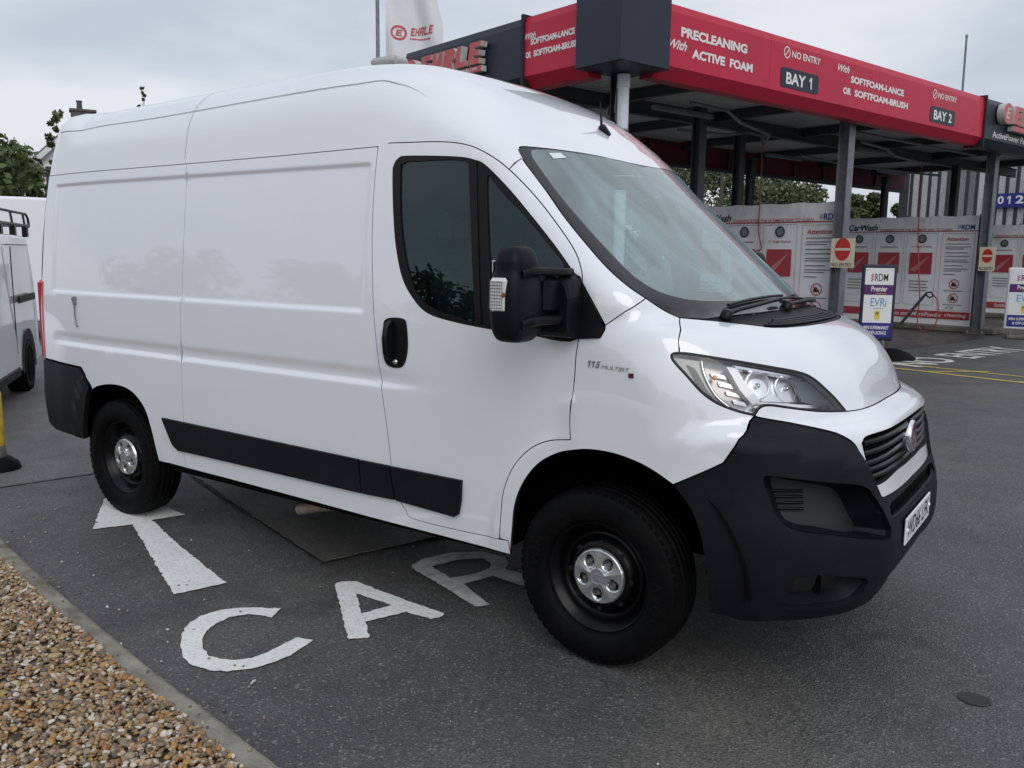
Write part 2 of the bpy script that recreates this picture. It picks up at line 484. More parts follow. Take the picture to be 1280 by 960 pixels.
def inset(P, g):
    if area(P) < 0: P = P[::-1]
    if not g: return P
    a = P - np.roll(P, 1, 0); b = np.roll(P, -1, 0) - P
    a /= np.maximum(np.linalg.norm(a, axis=1), 1e-9)[:, None]; b /= np.maximum(np.linalg.norm(b, axis=1), 1e-9)[:, None]
    na = np.c_[-a[:, 1], a[:, 0]]; nb = np.c_[-b[:, 1], b[:, 0]]
    m = na + nb; l = np.maximum(np.linalg.norm(m, axis=1), .5); m = m / l[:, None]
    k = np.clip(1 / np.maximum(.35, np.sum(m * na, 1)), 1, 2)
    return P + m * (g * k)[:, None]
def pip(P, poly):
    x, y = P[:, 0], P[:, 1]; ins = np.zeros(len(P), bool); n = len(poly)
    for i in range(n):
        x0, y0 = poly[i]; x1, y1 = poly[(i + 1) % n]
        if y0 != y1: ins ^= ((y0 > y) != (y1 > y)) & (x < (x1 - x0) * (y - y0) / (y1 - y0) + x0)
    return ins
def dist_poly(P, poly):
    d = np.full(len(P), 1e9); n = len(poly)
    for i in range(n):
        a, b = poly[i], poly[(i + 1) % n]; e = b - a; L = max(e @ e, 1e-12)
        t = np.clip(((P - a) @ e) / L, 0, 1); q = P - a - t[:, None] * e; d = np.minimum(d, np.einsum('ij,ij->i', q, q))
    return np.sqrt(d)
def rows(lo, hi, h, extra=()):
    v = list(np.arange(lo, hi, h)) + [e for e in extra if lo < e < hi]; v = sorted(v); out = []
    ex = set(extra)
    for q in v:
        if out and q - out[-1] < h * .3 and q not in ex: continue
        if out and q - out[-1] < h * .3 and out[-1] not in ex: out.pop()
        out.append(q)
    return out
class Patch: pass
def tri_patch(mp, outline, holes=(), h=.045, gap=.0022, ex=(), ey=(), rings=()):
    """triangulated skin patch: 2-D outline in a mapper's domain -> verts, tris, normals, boundary loops"""
    outer = inset(resample(dedupe(np.array(outline, float)), h * .8), gap)
    hs = [inset(resample(dedupe(np.array(q, float)), h * .8), -gap) for q in holes]
    lo, hi = outer.min(0), outer.max(0)
    gx, gy = rows(lo[0], hi[0], h, ex), rows(lo[1], hi[1], h, ey)
    G = np.array([(a, b) for a in gx for b in gy]) if gx and gy else np.zeros((0, 2))
    if len(G):
        G = G[pip(G, outer)]
        for q in hs: G = G[~pip(G, q)] if len(G) else G
    for rg_ in rings:                    # extra rows of points that follow a crease
        Q = dom(mp, rg_)
        if len(G): G = np.vstack([G[dist_poly(G, Q) > h * .35], Q[pip(Q, outer)]])
        for q in hs: G = G[~pip(G, q)]
    if len(G): G = G[dist_poly(G, outer) > h * .28]
    for q in hs:
        if len(G): G = G[dist_poly(G, q) > h * .28]
    loops = []; V = []; n = 0
    for q in [outer] + hs:
        loops.append(list(range(n, n + len(q)))); V += list(q); n += len(q)
    V += list(G)
    E = [(l[i], l[(i + 1) % len(l)]) for l in loops for i in range(len(l))]
    res = delaunay_2d_cdt([Vector((float(p[0]), float(p[1]))) for p in V], E, [], 0, 1e-6, True)
    P2 = np.array([tuple(p) for p in res[0]]); T = np.array([tuple(f) for f in res[2] if len(f) == 3])
    cen = P2[T].mean(1); keep = pip(cen, outer)
    for q in hs: keep &= ~pip(cen, q)
    T = T[keep]
    a = P2[T]; ar = (a[:, 1, 0] - a[:, 0, 0]) * (a[:, 2, 1] - a[:, 0, 1]) - (a[:, 1, 1] - a[:, 0, 1]) * (a[:, 2, 0] - a[:, 0, 0])
    T = T[np.abs(ar) > 1e-9]
    inv = {}
    for j, orig in enumerate(res[3]):
        for i in orig: inv[i] = j
    p = Patch(); p.P2 = P2; p.T = T
    p.loops = [[inv[i] for i in l if i in inv] for l in loops]
    P3, ok = onto(mp, P2)
    if not ok.all():                      # off the edge of the shell: borrow the nearest good neighbour
        g = np.where(ok)[0]
        for i in np.where(~ok)[0]:
            j = g[np.argmin(((P2[g] - P2[i]) ** 2).sum(1))]; P3[i] = P3[j]
    p.N = gradF(P3); p.P = P3
    # orient triangles outwards
    tn = np.cross(P3[T[:, 1]] - P3[T[:, 0]], P3[T[:, 2]] - P3[T[:, 0]])
    fl = np.einsum('ij,ij->i', tn, p.N[T].mean(1)) < 0
    p.T[fl] = p.T[fl][:, ::-1]
    return p
def arch_rings(cx, a, b, scales, y=-1.03):
    t = np.linspace(-.3, math.pi + .3, 90); return [np.c_[cx + a * s * np.cos(t), np.full(90, y), .36 + b * s * np.sin(t)] for s in scales]
RING_R = arch_rings(-3.43, .50, .63, (.985, 1.0, 1.018, 1.037, 1.055, 1.07)); RING_F = arch_rings(.02, .69, .745, (.97, .985, 1.0, 1.0125, 1.025, 1.0375, 1.05, 1.065, 1.08)); RING_D = arch_rings(.02, .52, .62, (.98, 1.0, 1.03, 1.06, 1.09, 1.11))
def patch_obj(name, p, m_top, m_edge, parent, depth=.016, off=0., mirror=False, edge_loops=None):
    P = p.P + p.N * off; N = p.N; V = [tuple(q) for q in P]; Fc = [tuple(t) for t in p.T]; mi = [0] * len(Fc)
    nrm = [[tuple(N[i]) for i in t] for t in Fc]
    if depth:
        for li, l in enumerate(p.loops):
            if edge_loops is not None and li not in edge_loops: continue
            base = len(V); k = len(l)
            V += [tuple(P[i]) for i in l] + [tuple(P[i] - N[i] * depth) for i in l]
            cl = sum(np.cross(P[l[i]] - P[l].mean(0), P[l[(i + 1) % k]] - P[l].mean(0)) @ N[l[i]] for i in range(k))
            sg = 1 if (cl > 0) else -1
            if li > 0: sg = -sg * 1
            for i in range(k):
                j = (i + 1) % k
                f = (base + i, base + k + i, base + k + j, base + j)
                e = P[l[j]] - P[l[i]]; fn = np.cross(e, N[l[i]]) * (1 if cl > 0 else -1) * (1 if li == 0 else -1)
                L = np.linalg.norm(fn); fn = fn / L if L > 1e-9 else N[l[i]]
                a, b, c_ = (np.array(V[q]) for q in f[:3])
                if np.cross(b - a, c_ - a) @ fn < 0: f = f[::-1]
                Fc.append(f); mi.append(1); nrm.append([tuple(fn)] * 4)
    V = np.array(V)
    if mirror:
        V = V * [1, -1, 1]; Fc = [f[::-1] for f in Fc]; nrm = [[(a, -b, c_) for a, b, c_ in q[::-1]] for q in nrm]
    me = bpy.data.meshes.new(name); me.from_pydata(V.tolist(), [], [tuple(int(i) for i in f) for f in Fc]); me.update()
    me.materials.append(m_top); me.materials.append(m_edge)
    me.polygons.foreach_set('material_index', mi)
    me.polygons.foreach_set('use_smooth', [True] * len(Fc))
    me.normals_split_custom_set([n for q in nrm for n in q])
    return link(name, me, parent)
def both(name, p, m_top, m_edge, parent, **kw):
    a = patch_obj(name, p, m_top, m_edge, parent, **kw); b = patch_obj(name, p, m_top, m_edge, parent, mirror=True, **kw)
    return a, b
def path3(*names):
    """join named curves (smoothed); a '-' prefix reverses one; tuples are single points"""
    out = []
    for n in names:
        if isinstance(n, str):
            rev = n.startswith('-'); c = smooth_curve(CV[n.lstrip('-')]); out.append(c[::-1] if rev else c)
        else: out.append(np.array([n], float))
    return np.vstack(out)
def closed3(name):
    P = np.array(CV[name] + [CV[name][0], CV[name][1], CV[name][2]], float)
    c = crom(P, 5); return c[5:5 + 5 * len(CV[name])]
def raw3(name): return np.array(CV[name], float)
def mirror_poly(P):
    """near-half outline running from centre line to centre line -> full closed outline"""
    Q = P[::-1] * [1, -1, 1]; return np.vstack([P, Q])
CV = {
'doorB':[(-1.237,-0.938,2.18),(-1.241,-0.964,1.994),(-1.237,-0.984,1.81),(-1.231,-0.994,1.7),(-1.206,-1.016,1.43),(-1.161,-1.024,1.133),(-1.119,-1.028,0.883),(-1.095,-1.024,0.692),(-1.067,-1.017,0.56),(-1.041,-1.013,0.505),(-1.018,-1.011,0.481)],
'doorBot':[(-1.018,-1.011,0.481),(-0.979,-1.007,0.444),(-0.742,-1.004,0.439),(-0.482,-1.021,0.446)],
'doorArch':[(-0.469,-1.022,0.451),(-0.458,-1.032,0.542),(-0.438,-1.039,0.679),(-0.388,-1.042,0.792),(-0.306,-1.044,0.877),(-0.216,-1.044,0.923),(-0.107,-1.045,0.944)],
'doorF':[(-0.107,-1.045,0.944),(-0.112,-1.025,1.039),(-0.101,-1.026,1.186),(-0.097,-1.024,1.282),(-0.089,-1.022,1.347),(-0.082,-1.014,1.457),(-0.091,-0.998,1.572)],
'doorTop':[(-0.091,-0.998,1.572),(-0.105,-0.984,1.623),(-0.159,-0.959,1.706),(-0.295,-0.929,1.846),(-0.409,-0.919,1.952),(-0.503,-0.922,2.031),(-0.581,-0.929,2.084),(-0.679,-0.934,2.131),(-0.778,-0.937,2.155),(-0.899,-0.938,2.167),(-1.054,-0.938,2.173),(-1.237,-0.938,2.18)],
'winOut':[(-1.13,-0.958,2.037),(-1.127,-0.953,2.074),(-1.103,-0.949,2.104),(-1.046,-0.948,2.112),(-0.77,-0.946,2.094),(-0.672,-0.943,2.076),(-0.613,-0.943,2.051),(-0.5,-0.947,1.96),(-0.383,-0.955,1.852),(-0.24,-0.973,1.716),(-0.138,-0.991,1.612),(-0.094,-0.999,1.566),(-0.093,-1.021,1.353),(-0.33,-1.021,1.354),(-0.549,-1.021,1.367),(-0.755,-1.019,1.39),(-0.88,-1.017,1.419),(-0.961,-1.013,1.477),(-1.033,-1.006,1.569),(-1.082,-0.993,1.713),(-1.111,-0.977,1.881)],
'pane1':[(-1.083,-0.957,2.05),(-1.066,-0.953,2.077),(-1.018,-0.952,2.085),(-0.697,-0.946,2.064),(-0.675,-0.966,1.907),(-0.621,-1.004,1.568),(-0.583,-1.019,1.394),(-0.711,-1.018,1.407),(-0.849,-1.016,1.439),(-0.938,-1.011,1.5),(-1.001,-1.002,1.606),(-1.055,-0.985,1.798)],
'pane2':[(-0.596,-0.952,1.979),(-0.569,-0.949,1.982),(-0.507,-0.954,1.923),(-0.399,-0.96,1.836),(-0.249,-0.977,1.699),(-0.183,-0.989,1.627),(-0.173,-1.012,1.485),(-0.5,-1.012,1.484),(-0.541,-0.999,1.614)],
'handle':[(-1.12,-1.02,1.378),(-1.012,-1.02,1.384),(-0.988,-1.022,1.335),(-0.984,-1.025,1.233),(-1.018,-1.026,1.16),(-1.108,-1.026,1.161),(-1.138,-1.025,1.221),(-1.139,-1.023,1.318)],
'sail':[(-0.086,-1,1.563),(-0.028,-1.01,1.491),(0.008,-1.006,1.43),(0.02,-1.007,1.39),(0.005,-1.016,1.359),(-0.089,-1.021,1.35)],
'apSeamTop':[(-0.503,-0.922,2.031),(-0.483,-0.849,2.085)],
'apSeamBot':[(0.02,-1.004,1.41),(0.088,-0.976,1.464),(0.134,-0.893,1.515)],
'wsNear':[(-0.52,-0.841,2.125),(-0.474,-0.858,2.071),(-0.348,-0.874,1.941),(-0.239,-0.902,1.831),(-0.126,-0.921,1.726),(-0.02,-0.935,1.633),(0.07,-0.928,1.563),(0.134,-0.893,1.515),(0.189,-0.84,1.468),(0.242,-0.805,1.439)],
'wsTop':[(-0.52,-0.841,2.125),(-0.518,-0.808,2.138),(-0.497,-0.731,2.141),(-0.446,-0.547,2.141),(-0.386,-0.283,2.132),(-0.37,-0.193,2.127),(-0.36,-0.1,2.122),(-0.356,0,2.121)],
'bonRear':[(0.242,-0.805,1.439),(0.321,-0.708,1.428),(0.404,-0.621,1.415),(0.496,-0.533,1.401),(0.523,-0.476,1.397),(0.545,-0.399,1.395),(0.567,-0.22,1.391),(0.575,0,1.39)],
'bonSeam':[(0.242,-0.805,1.439),(0.297,-0.928,1.38),(0.311,-0.957,1.321)],
'hlTop':[(0.316,-0.954,1.322),(0.394,-0.908,1.312),(0.494,-0.835,1.294),(0.589,-0.749,1.272),(0.681,-0.641,1.244),(0.719,-0.599,1.218),(0.76,-0.561,1.173),(0.79,-0.522,1.131),(0.817,-0.484,1.086)],
'hlBot':[(0.817,-0.484,1.086),(0.751,-0.641,1.1),(0.687,-0.735,1.116),(0.618,-0.812,1.131),(0.592,-0.841,1.124),(0.58,-0.862,1.097)],
'hlOut':[(0.58,-0.862,1.097),(0.528,-0.902,1.112),(0.466,-0.94,1.139),(0.411,-0.963,1.178),(0.348,-0.975,1.241),(0.301,-0.979,1.286),(0.287,-0.975,1.308),(0.294,-0.967,1.319),(0.316,-0.954,1.322)],
'bonFront':[(0.817,-0.484,1.086),(0.841,-0.377,1.081),(0.855,-0.235,1.079),(0.858,-0.105,1.079),(0.857,0,1.08)],
'bumpTop':[(0.58,-0.862,1.094),(0.625,-0.823,1.082),(0.702,-0.775,1.065),(0.805,-0.718,1.044),(0.844,-0.682,1.028),(0.878,-0.647,1.002),(0.895,-0.624,0.973),(0.921,-0.583,0.899),(0.941,-0.541,0.828),(0.959,-0.511,0.769)],
'surrBot':[(0.962,-0.503,0.763),(0.982,-0.306,0.756),(0.985,-0.148,0.753),(0.985,0,0.753)],
'grTop':[(0.903,-0.598,0.992),(0.913,-0.554,1.012),(0.954,-0.348,1.016),(0.962,-0.208,1.018),(0.965,0,1.018)],
'grBot':[(0.904,-0.598,0.988),(0.928,-0.567,0.883),(0.946,-0.524,0.819),(0.968,-0.262,0.828),(0.97,-0.1,0.824),(0.97,0,0.824)],
'bumpFend':[(0.578,-0.865,1.093),(0.56,-0.955,1.021),(0.513,-0.977,0.93),(0.342,-1.033,0.829)],
'archF':[(-0.418,-1.008,0.392),(-0.4,-1.029,0.499),(-0.385,-1.036,0.61),(-0.355,-1.04,0.696),(-0.306,-1.041,0.774),(-0.247,-1.043,0.834),(-0.169,-1.044,0.879),(-0.094,-1.044,0.903),(-0.02,-1.044,0.917),(0.077,-1.044,0.918),(0.174,-1.044,0.903),(0.259,-1.042,0.875),(0.342,-1.033,0.831)],
'archB':[(0.342,-1.033,0.829),(0.401,-1.022,0.758),(0.441,-1.017,0.678),(0.469,-1.01,0.557),(0.481,-0.996,0.446),(0.481,-0.967,0.335)],
'bumpBot':[(0.481,-0.967,0.335),(0.63,-0.915,0.335),(0.749,-0.849,0.345),(0.849,-0.755,0.35),(0.911,-0.656,0.35),(0.958,-0.548,0.36),(0.99,-0.377,0.375),(1,0,0.385)],
'intake':[(0.644,-0.916,0.885),(0.685,-0.89,0.888),(0.817,-0.777,0.865),(0.908,-0.638,0.836),(0.942,-0.57,0.783),(0.99,-0.507,0.667),(0.997,-0.498,0.636),(0.99,-0.542,0.621),(0.864,-0.774,0.673),(0.762,-0.865,0.695),(0.705,-0.896,0.731),(0.669,-0.907,0.803)],
'fog':[(0.729,-0.877,0.408),(0.755,-0.877,0.473),(0.773,-0.868,0.524),(0.818,-0.834,0.531),(0.94,-0.679,0.501),(0.954,-0.642,0.471),(0.912,-0.678,0.406),(0.828,-0.79,0.4)],
'slot':[(0.984,-0.438,0.723),(0.996,-0.063,0.719),(1.008,-0.075,0.678),(0.993,-0.455,0.686)],
'plate':[(1.013,-0.316,0.642),(1.015,-0.099,0.647),(1.021,-0.086,0.525),(1.019,-0.301,0.522)],
'badge':[(0.964,-0.059,0.926),(0.96,-0.156,1.023),(0.965,-0.119,0.861)],
'archR':[(-3.793,-1.023,0.452),(-3.75,-1.037,0.65),(-3.712,-1.04,0.748),(-3.632,-1.043,0.808),(-3.515,-1.045,0.84),(-3.388,-1.045,0.853),(-3.267,-1.045,0.845),(-3.169,-1.044,0.81),(-3.078,-1.043,0.732),(-3.029,-1.039,0.615),(-3.002,-1.031,0.495),(-2.992,-1.02,0.426)],
'rbump':[(-4.3,-0.97,0.935),(-3.79,-1.024,0.928),(-3.66,-1.043,0.82)],
'rbumpBot':[(-3.793,-1.023,0.452),(-4.281,-0.988,0.467)],
'mould1':[(-2.912,-1.036,0.702),(-1.298,-1.025,0.688),(-1.288,-1.017,0.518),(-2.658,-1.017,0.522),(-2.774,-1.017,0.52),(-2.825,-1.023,0.547)],
'mould2':[(-1.29,-1.025,0.687),(-1.098,-1.024,0.686),(-1.069,-1.015,0.523),(-1.28,-1.017,0.518)],
'mould3':[(-1.09,-1.023,0.685),(-0.667,-1.019,0.684),(-0.674,-1.015,0.589),(-0.691,-1.011,0.518),(-0.715,-1.01,0.504),(-1.062,-1.015,0.521)],
'sillBot':[(-2.992,-1.02,0.426),(-2.244,-1.008,0.416),(-1.607,-1.007,0.406),(-1.061,-1.003,0.396),(-0.419,-1.007,0.388)],
'seam2':[(-2.709,-0.942,2.157),(-2.698,-0.981,1.736),(-2.683,-1.024,1.289),(-2.721,-1.027,0.732),(-2.761,-1,0.389)],
'crease1':[(-4.272,-0.895,2.163),(-2.721,-0.941,2.165),(-1.919,-0.94,2.171),(-1.237,-0.938,2.177)],
'gutter':[(-4.154,-0.865,2.433),(-3.745,-0.857,2.44),(-3.209,-0.865,2.443),(-2.743,-0.863,2.453),(-2.006,-0.856,2.473),(-1.494,-0.847,2.481),(-1.316,-0.829,2.485),(-1.211,-0.833,2.461),(-1.118,-0.837,2.432),(-0.987,-0.85,2.369)],
'aux':[(-3.832,-1.013,1.361),(-3.813,-1.018,1.188)],
'badgetxt':[(-0.037,-1.025,1.252),(0.169,-1.024,1.239)],
'headline':[(-1.19,-1.021,1.073),(-0.749,-1.025,1.047),(-0.127,-1.025,1.037)],
}
# ------------------------------------------------------------------ the white panel van
VAN = thing('panel_van', 'large white high-roof panel van with black steel wheels parked over the CAR lettering', 'van', (0, 0, 0))
PT, SM, PL, BK = M['paint'], M['seam'], M['plastic'], M['black']

def build_van():
    for nm in ('doorF', 'doorArch', 'doorTop', 'archF', 'archB', 'sail', 'bumpFend', 'apSeamBot'):        # settle the shared side curves on the finished skin
        q = np.array(CV[nm]); CV[nm] = [tuple(float(e) for e in t) for t in onto('S', q[:, [0, 2]])[0]]
    # --- cargo side in two sheets, split at the joint ahead of the rear wheel
    ZS = (1.385, 1.395, 1.4, 1.405, 1.41, 1.415, 1.425, 2.065, 2.075, 2.08, 2.0875, 2.095, 2.10, 2.11, 1.16, 1.15, 1.14, 1.125, 1.11, 1.10, 1.093, 1.085, 1.076, 1.067, 1.058, 1.05, 1.04)
    XS = (-4.2, -4.17, -4.16, -4.15, -4.14, -4.13, -4.1, -1.31, -1.30, -1.29, -1.28, -1.27, -1.26, -1.25)
    seam = np.array([(-2.70, 0, 2.156), (-2.70, 0, 1.7), (-2.70, 0, 1.2), (-2.71, 0, .73), (-2.74, 0, .421)])
    rear = np.vstack([[(-4.275, 0, 2.156), ], seam, smooth_curve(CV['archR'])[::-1], [(-3.66, 0, .82), (-3.79, 0, .93), (-4.335, 0, .94), (-4.335, 0, 1.4), (-4.31, 0, 1.9)]])
    # sheet outline runs: rear top -> seam -> sill -> arch -> bumper -> rear edge
    arch = smooth_curve(CV['archR'])[::-1]
    k = np.where(arch[:, 2] > .815)[0]; arch = arch[arch[:, 0] > -3.66]
    rear = np.vstack([[(-4.275, 0, 2.156)], seam, arch, [(-3.66, 0, .82), (-3.79, 0, .93), (-4.335, 0, .94), (-4.335, 0, 1.4), (-4.31, 0, 1.9)]])
    both('rear_side_panel', tri_patch('S', dom('S', rear), h=.045, gap=.0009, ex=XS, ey=ZS, rings=RING_R), PT, SM, VAN)
    dB = smooth_curve(CV['doorB'])
    front = np.vstack([seam[:1], [(-1.9, 0, 2.158), (-1.24, 0, 2.164)], dB[dB[:, 2] < 2.15], smooth_curve(CV['doorBot'])[1:], [(-.4225, 0, .45), (-.4185, 0, .388)],
                       smooth_curve(CV['sillBot'])[::-1][1:-4], seam[::-1][:-1]])
    front = front[~((front[:, 0] < -2.74) & (front[:, 2] < .5))]
    both('middle_side_panel', tri_patch('S', dom('S', front), h=.045, gap=.0009, ex=XS, ey=ZS, rings=RING_R), PT, SM, VAN)
    for xs_, zs_, w2, mt in (([-2.70, -2.70, -2.70, -2.71, -2.74], [2.15, 1.7, 1.2, .73, .43], .012, PT), ([-4.27, -3.4, -2.6, -1.8, -1.25], [2.156, 2.156, 2.157, 2.160, 2.166], .012, M['gutter'])):
        c_ = np.c_[np.interp(np.linspace(0, 4, 60), range(5), xs_), np.interp(np.linspace(0, 4, 60), range(5), zs_)]
        dd_ = np.gradient(c_, axis=0); nn_ = np.c_[-dd_[:, 1], dd_[:, 0]] / np.linalg.norm(dd_, axis=1)[:, None]
        for s in (-1, 1):
            A_ = onto('S', c_ + nn_ * w2)[0]; B_ = onto('S', c_ - nn_ * w2)[0]; A_ -= gradF(A_) * .0045; B_ -= gradF(B_) * .0045
            V = np.vstack([A_, B_]) * [1, -s, 1]; MB().add(V, [(i, i + 1, 61 + i - 0, 60 + i) for i in range(59)]).build('joint_sealant', mt, VAN)
    # --- cab door with window aperture
    door = path3('doorB', 'doorBot', 'doorArch', 'doorF', 'doorTop')
    win = dom('S', closed3('winOut'))
    doors = both('cab_door', tri_patch('S', dom('S', door), [win], h=.035, ey=(1.15, 1.14, 1.125, 1.11, 1.10, 1.093, 1.085, 1.076, 1.067, 1.058, 1.05), rings=RING_D), PT, SM, VAN)
    p1, p2 = dom('S', closed3('pane1')), dom('S', closed3('pane2'))
    wf = tri_patch('S', win, [p1, p2], h=.035, gap=.001)
    g1, g2 = tri_patch('S', p1, h=.06, gap=-.004), tri_patch('S', p2, h=.06, gap=-.004)
    dv = np.array([(-.70, 2.07), (-.655, 2.07), (-.565, 1.385), (-.60, 1.385)])
    div = tri_patch('S', dv, h=.05)
    for i, d in enumerate(doors):
        mi = bool(i)
        patch_obj('window_frame', wf, BK, BK, d, depth=.02, off=.001, mirror=mi)
        patch_obj('window_pane', g1, M['side_glass'], BK, d, depth=0, off=-.006, mirror=mi)
        patch_obj('window_pane', g2, M['side_glass'], BK, d, depth=0, off=-.006, mirror=mi)
        patch_obj('window_divider', div, BK, BK, d, depth=.01, off=.006, mirror=mi)
        hp = tri_patch('S', dom('S', closed3('handle')), h=.03)
        patch_obj('handle_plate', hp, BK, BK, d, depth=.01, off=.005, mirror=mi)
        s = -1 if not mi else 1
        mb = MB(); yb = 1.024
        mb.tube([(-1.085, s * (yb + .004), 1.365), (-1.09, s * (yb + .028), 1.345), (-1.094, s * (yb + .034), 1.29), (-1.09, s * (yb + .032), 1.22), (-1.08, s * (yb + .012), 1.195)], [.012, .016, .017, .016, .011], n=12)
        mb.build('door_handle', BK, d)
        MB().lathe([(0, .012), (.011, .012), (.012, 0)], (-1.055, s * (yb + .002), 1.182), (0, s, 0), n=16).build('key_lock', M['silver'], d)
    # --- roof, over and down both sides to the body joint
    e_ = onto('S', np.array([(-4.27, 2.157), (-4.1, 2.157), (-3.8, 2.157), (-3.5, 2.157), (-3.1, 2.157), (-2.7, 2.157), (-1.9, 2.159), (-1.24, 2.165)]))[0]
    near = np.vstack([e_,
                      path3('-doorTop')[2:], ])
    near = near[(near[:, 2] > 2.03)]
    near = np.vstack([near, smooth_curve(CV['apSeamTop']), smooth_curve(CV['wsTop'])[3:]])
    full = mirror_poly(near)
    d2 = dom('R', full)
    d2 = np.vstack([d2, [(-4.25, K_R * 1.2), (-4.262, K_R * .9), (-4.262, 0), (-4.262, -K_R * .9), (-4.25, -K_R * 1.2)]])
    rf = patch_obj('roof', tri_patch('R', d2, h=.06), PT, SM, VAN)
    # long roof gutters and shallow roof ribs
    for s in (-1, 1):
        g = smooth_curve(CV['gutter'], 8); gp = onto('R', dom('R', g))[0]; gn = gradF(gp)
        mb = MB(); n = len(gp)
        wv = np.linspace(0, 1, n); wd = .0024 * np.clip((1 - wv) * 4, 0.05, 1)
        up = np.cross(gn, np.gradient(gp, axis=0)); up /= np.linalg.norm(up, axis=1)[:, None]
        A = gp + gn * .0022 + up * wd[:, None]; B = gp + gn * .0022 - up * wd[:, None]
        V = np.vstack([A, B]) * [1, -s, 1]
        mb.add(V, [(i, i + 1, n + i + 1, n + i) for i in range(n - 1)])
        mb.build('gutter_sealant', M['gutter'], rf)
    al_ = np.radians(np.linspace(-73, 73, 80)); jp = onto('R', np.c_[np.full(80, -2.72), al_ * K_R])[0]; jn = gradF(jp); ex_ = np.array([.0022, 0, 0])
    V = np.vstack([jp + jn * .0012 + ex_, jp + jn * .0012 - ex_]); MB().add(V, [(i, 80 + i, 81 + i, i + 1) for i in range(79)]).build('roof_joint', M['joint'], rf)
    # --- A pillars
    ap = np.vstack([path3('-doorTop')])
    dt = path3('doorTop'); dt = dt[dt[:, 2] < 2.035]             # from mirror corner up to the top seam
    wsn = path3('wsNear'); wsn = wsn[(wsn[:, 2] < 2.09) & (wsn[:, 2] > 1.512)]
    pil = np.vstack([dt[::1], CV['apSeamTop'], wsn, CV['apSeamBot'][::-1], [(0.02, -1.004, 1.41), (-.03, -1.008, 1.49)]])
    both('pillar_panel', tri_patch('C', dom('C', pil), h=.035), PT, SM, VAN)
    # --- black sail behind the mirror
    sail = np.array(CV['sail'])
    both('mirror_sail', tri_patch('C', dom('C', sail), h=.03), BK, BK, VAN, off=.012, depth=.03)
    # --- front wings
    dF = path3('doorF'); dF = dF[dF[:, 2] < 1.36]
    wsl = path3('wsNear'); wsl = wsl[wsl[:, 2] <= 1.516]
    wing = np.vstack([dF, [(-.089, -1.022, 1.353), (0.005, -1.016, 1.36), (.02, -1.007, 1.392)], CV['apSeamBot'], wsl[1:], smooth_curve(CV['bonSeam'])[1:], path3('-hlOut'), CV['bumpFend'][:3],
                      path3('-archF'), [(-.4225, -1.0, .45), (-.466, -1.0, .452)], path3('doorArch')[1:]])
    both('front_wing', tri_patch('C', dom('C', wing), h=.03, rings=RING_F), PT, SM, VAN)
    # --- windscreen: black rim, glass, cowl
    ws = np.vstack([smooth_curve(CV['wsTop'])[::-1], path3('wsNear')[1:], [(.30, -.70, 1.425), (.345, -.55, 1.435), (.385, -.3, 1.44), (.40, 0, 1.44)]])
    wo = dom('T', mirror_poly(ws))
    gl = np.array([(-.34, 0, 2.10), (-.40, -.4, 2.10), (-.47, -.70, 2.085), (-.475, -.785, 2.065), (-.40, -.81, 1.985), (-.22, -.845, 1.81), (-.02, -.86, 1.635), (.07, -.845, 1.555), (.14, -.78, 1.50), (.22, -.62, 1.475), (.29, -.35, 1.475), (.315, 0, 1.475)])
    go = dom('T', mirror_poly(crom(gl, 4)))
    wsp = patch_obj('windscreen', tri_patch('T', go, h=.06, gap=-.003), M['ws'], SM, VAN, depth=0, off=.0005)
    patch_obj('windscreen_rim', tri_patch('T', wo, [go], h=.04), M['frit'], SM, wsp, depth=.006, off=.001)
    st = np.array([(-.455, -.69, 2.06), (-.44, -.61, 2.06), (-.41, -.60, 2.035), (-.425, -.69, 2.035)])
    patch_obj('tax_sticker', tri_patch('T', dom('T', st), h=.05), M['sticker'], SM, wsp, depth=0, off=.003)
    br = smooth_curve(CV['bonRear'])
    cw = np.vstack([[(.40, 0, 1.44), (.385, -.3, 1.44), (.345, -.55, 1.435), (.30, -.70, 1.425), (.25, -.79, 1.436)], br[1:]])
    cow = patch_obj('cowl', tri_patch('T', dom('T', mirror_poly(cw)), h=.03), PL, SM, VAN, depth=.03, off=-.004)
    for k_ in range(4):                       # cowl ribs
        t = .2 + .2 * k_
        pts = []
        for yy in np.linspace(-.52 + .05 * k_, .52 - .05 * k_, 25):
            xr = np.interp(abs(yy), br[::-1, 1] * -1, br[::-1, 0]); pts.append((xr - .028 - .026 * k_, yy, 1.4))
        q = onto('T', dom('T', pts))[0]; nn = gradF(q)
        MB().tube((q + nn * .002).tolist(), .006, n=6).build('cowl_rib', BK, cow)
    # --- bonnet
    hT = path3('hlTop')
    bn = np.vstack([br[::-1], path3('bonSeam')[1:], hT[1:], path3('bonFront')[1:]])
    bo = patch_obj('bonnet', tri_patch('T', dom('T', mirror_poly(bn)), h=.035), PT, SM, VAN, depth=.02)
    # --- white lip and grille surround under the bonnet
    lipn = np.vstack([path3('-bonFront'), path3('hlBot')[1:], path3('bumpTop')[1:], path3('surrBot')[1:]])
    gr = np.vstack([path3('-grTop'), path3('grBot')[1:]])
    lo_, go_ = dom('C', mirror_poly(lipn)), dom('C', mirror_poly(gr))
    lip = patch_obj('grille_surround', tri_patch('C', lo_, [go_], h=.03), PT, SM, VAN, depth=.035, off=.004)
    # grille: dark back plate and shaped bars
    gb = tri_patch('C', go_, h=.05, gap=-.02)
    gri = patch_obj('grille', gb, M['lampdark2'], SM, VAN, depth=0, off=-.055)
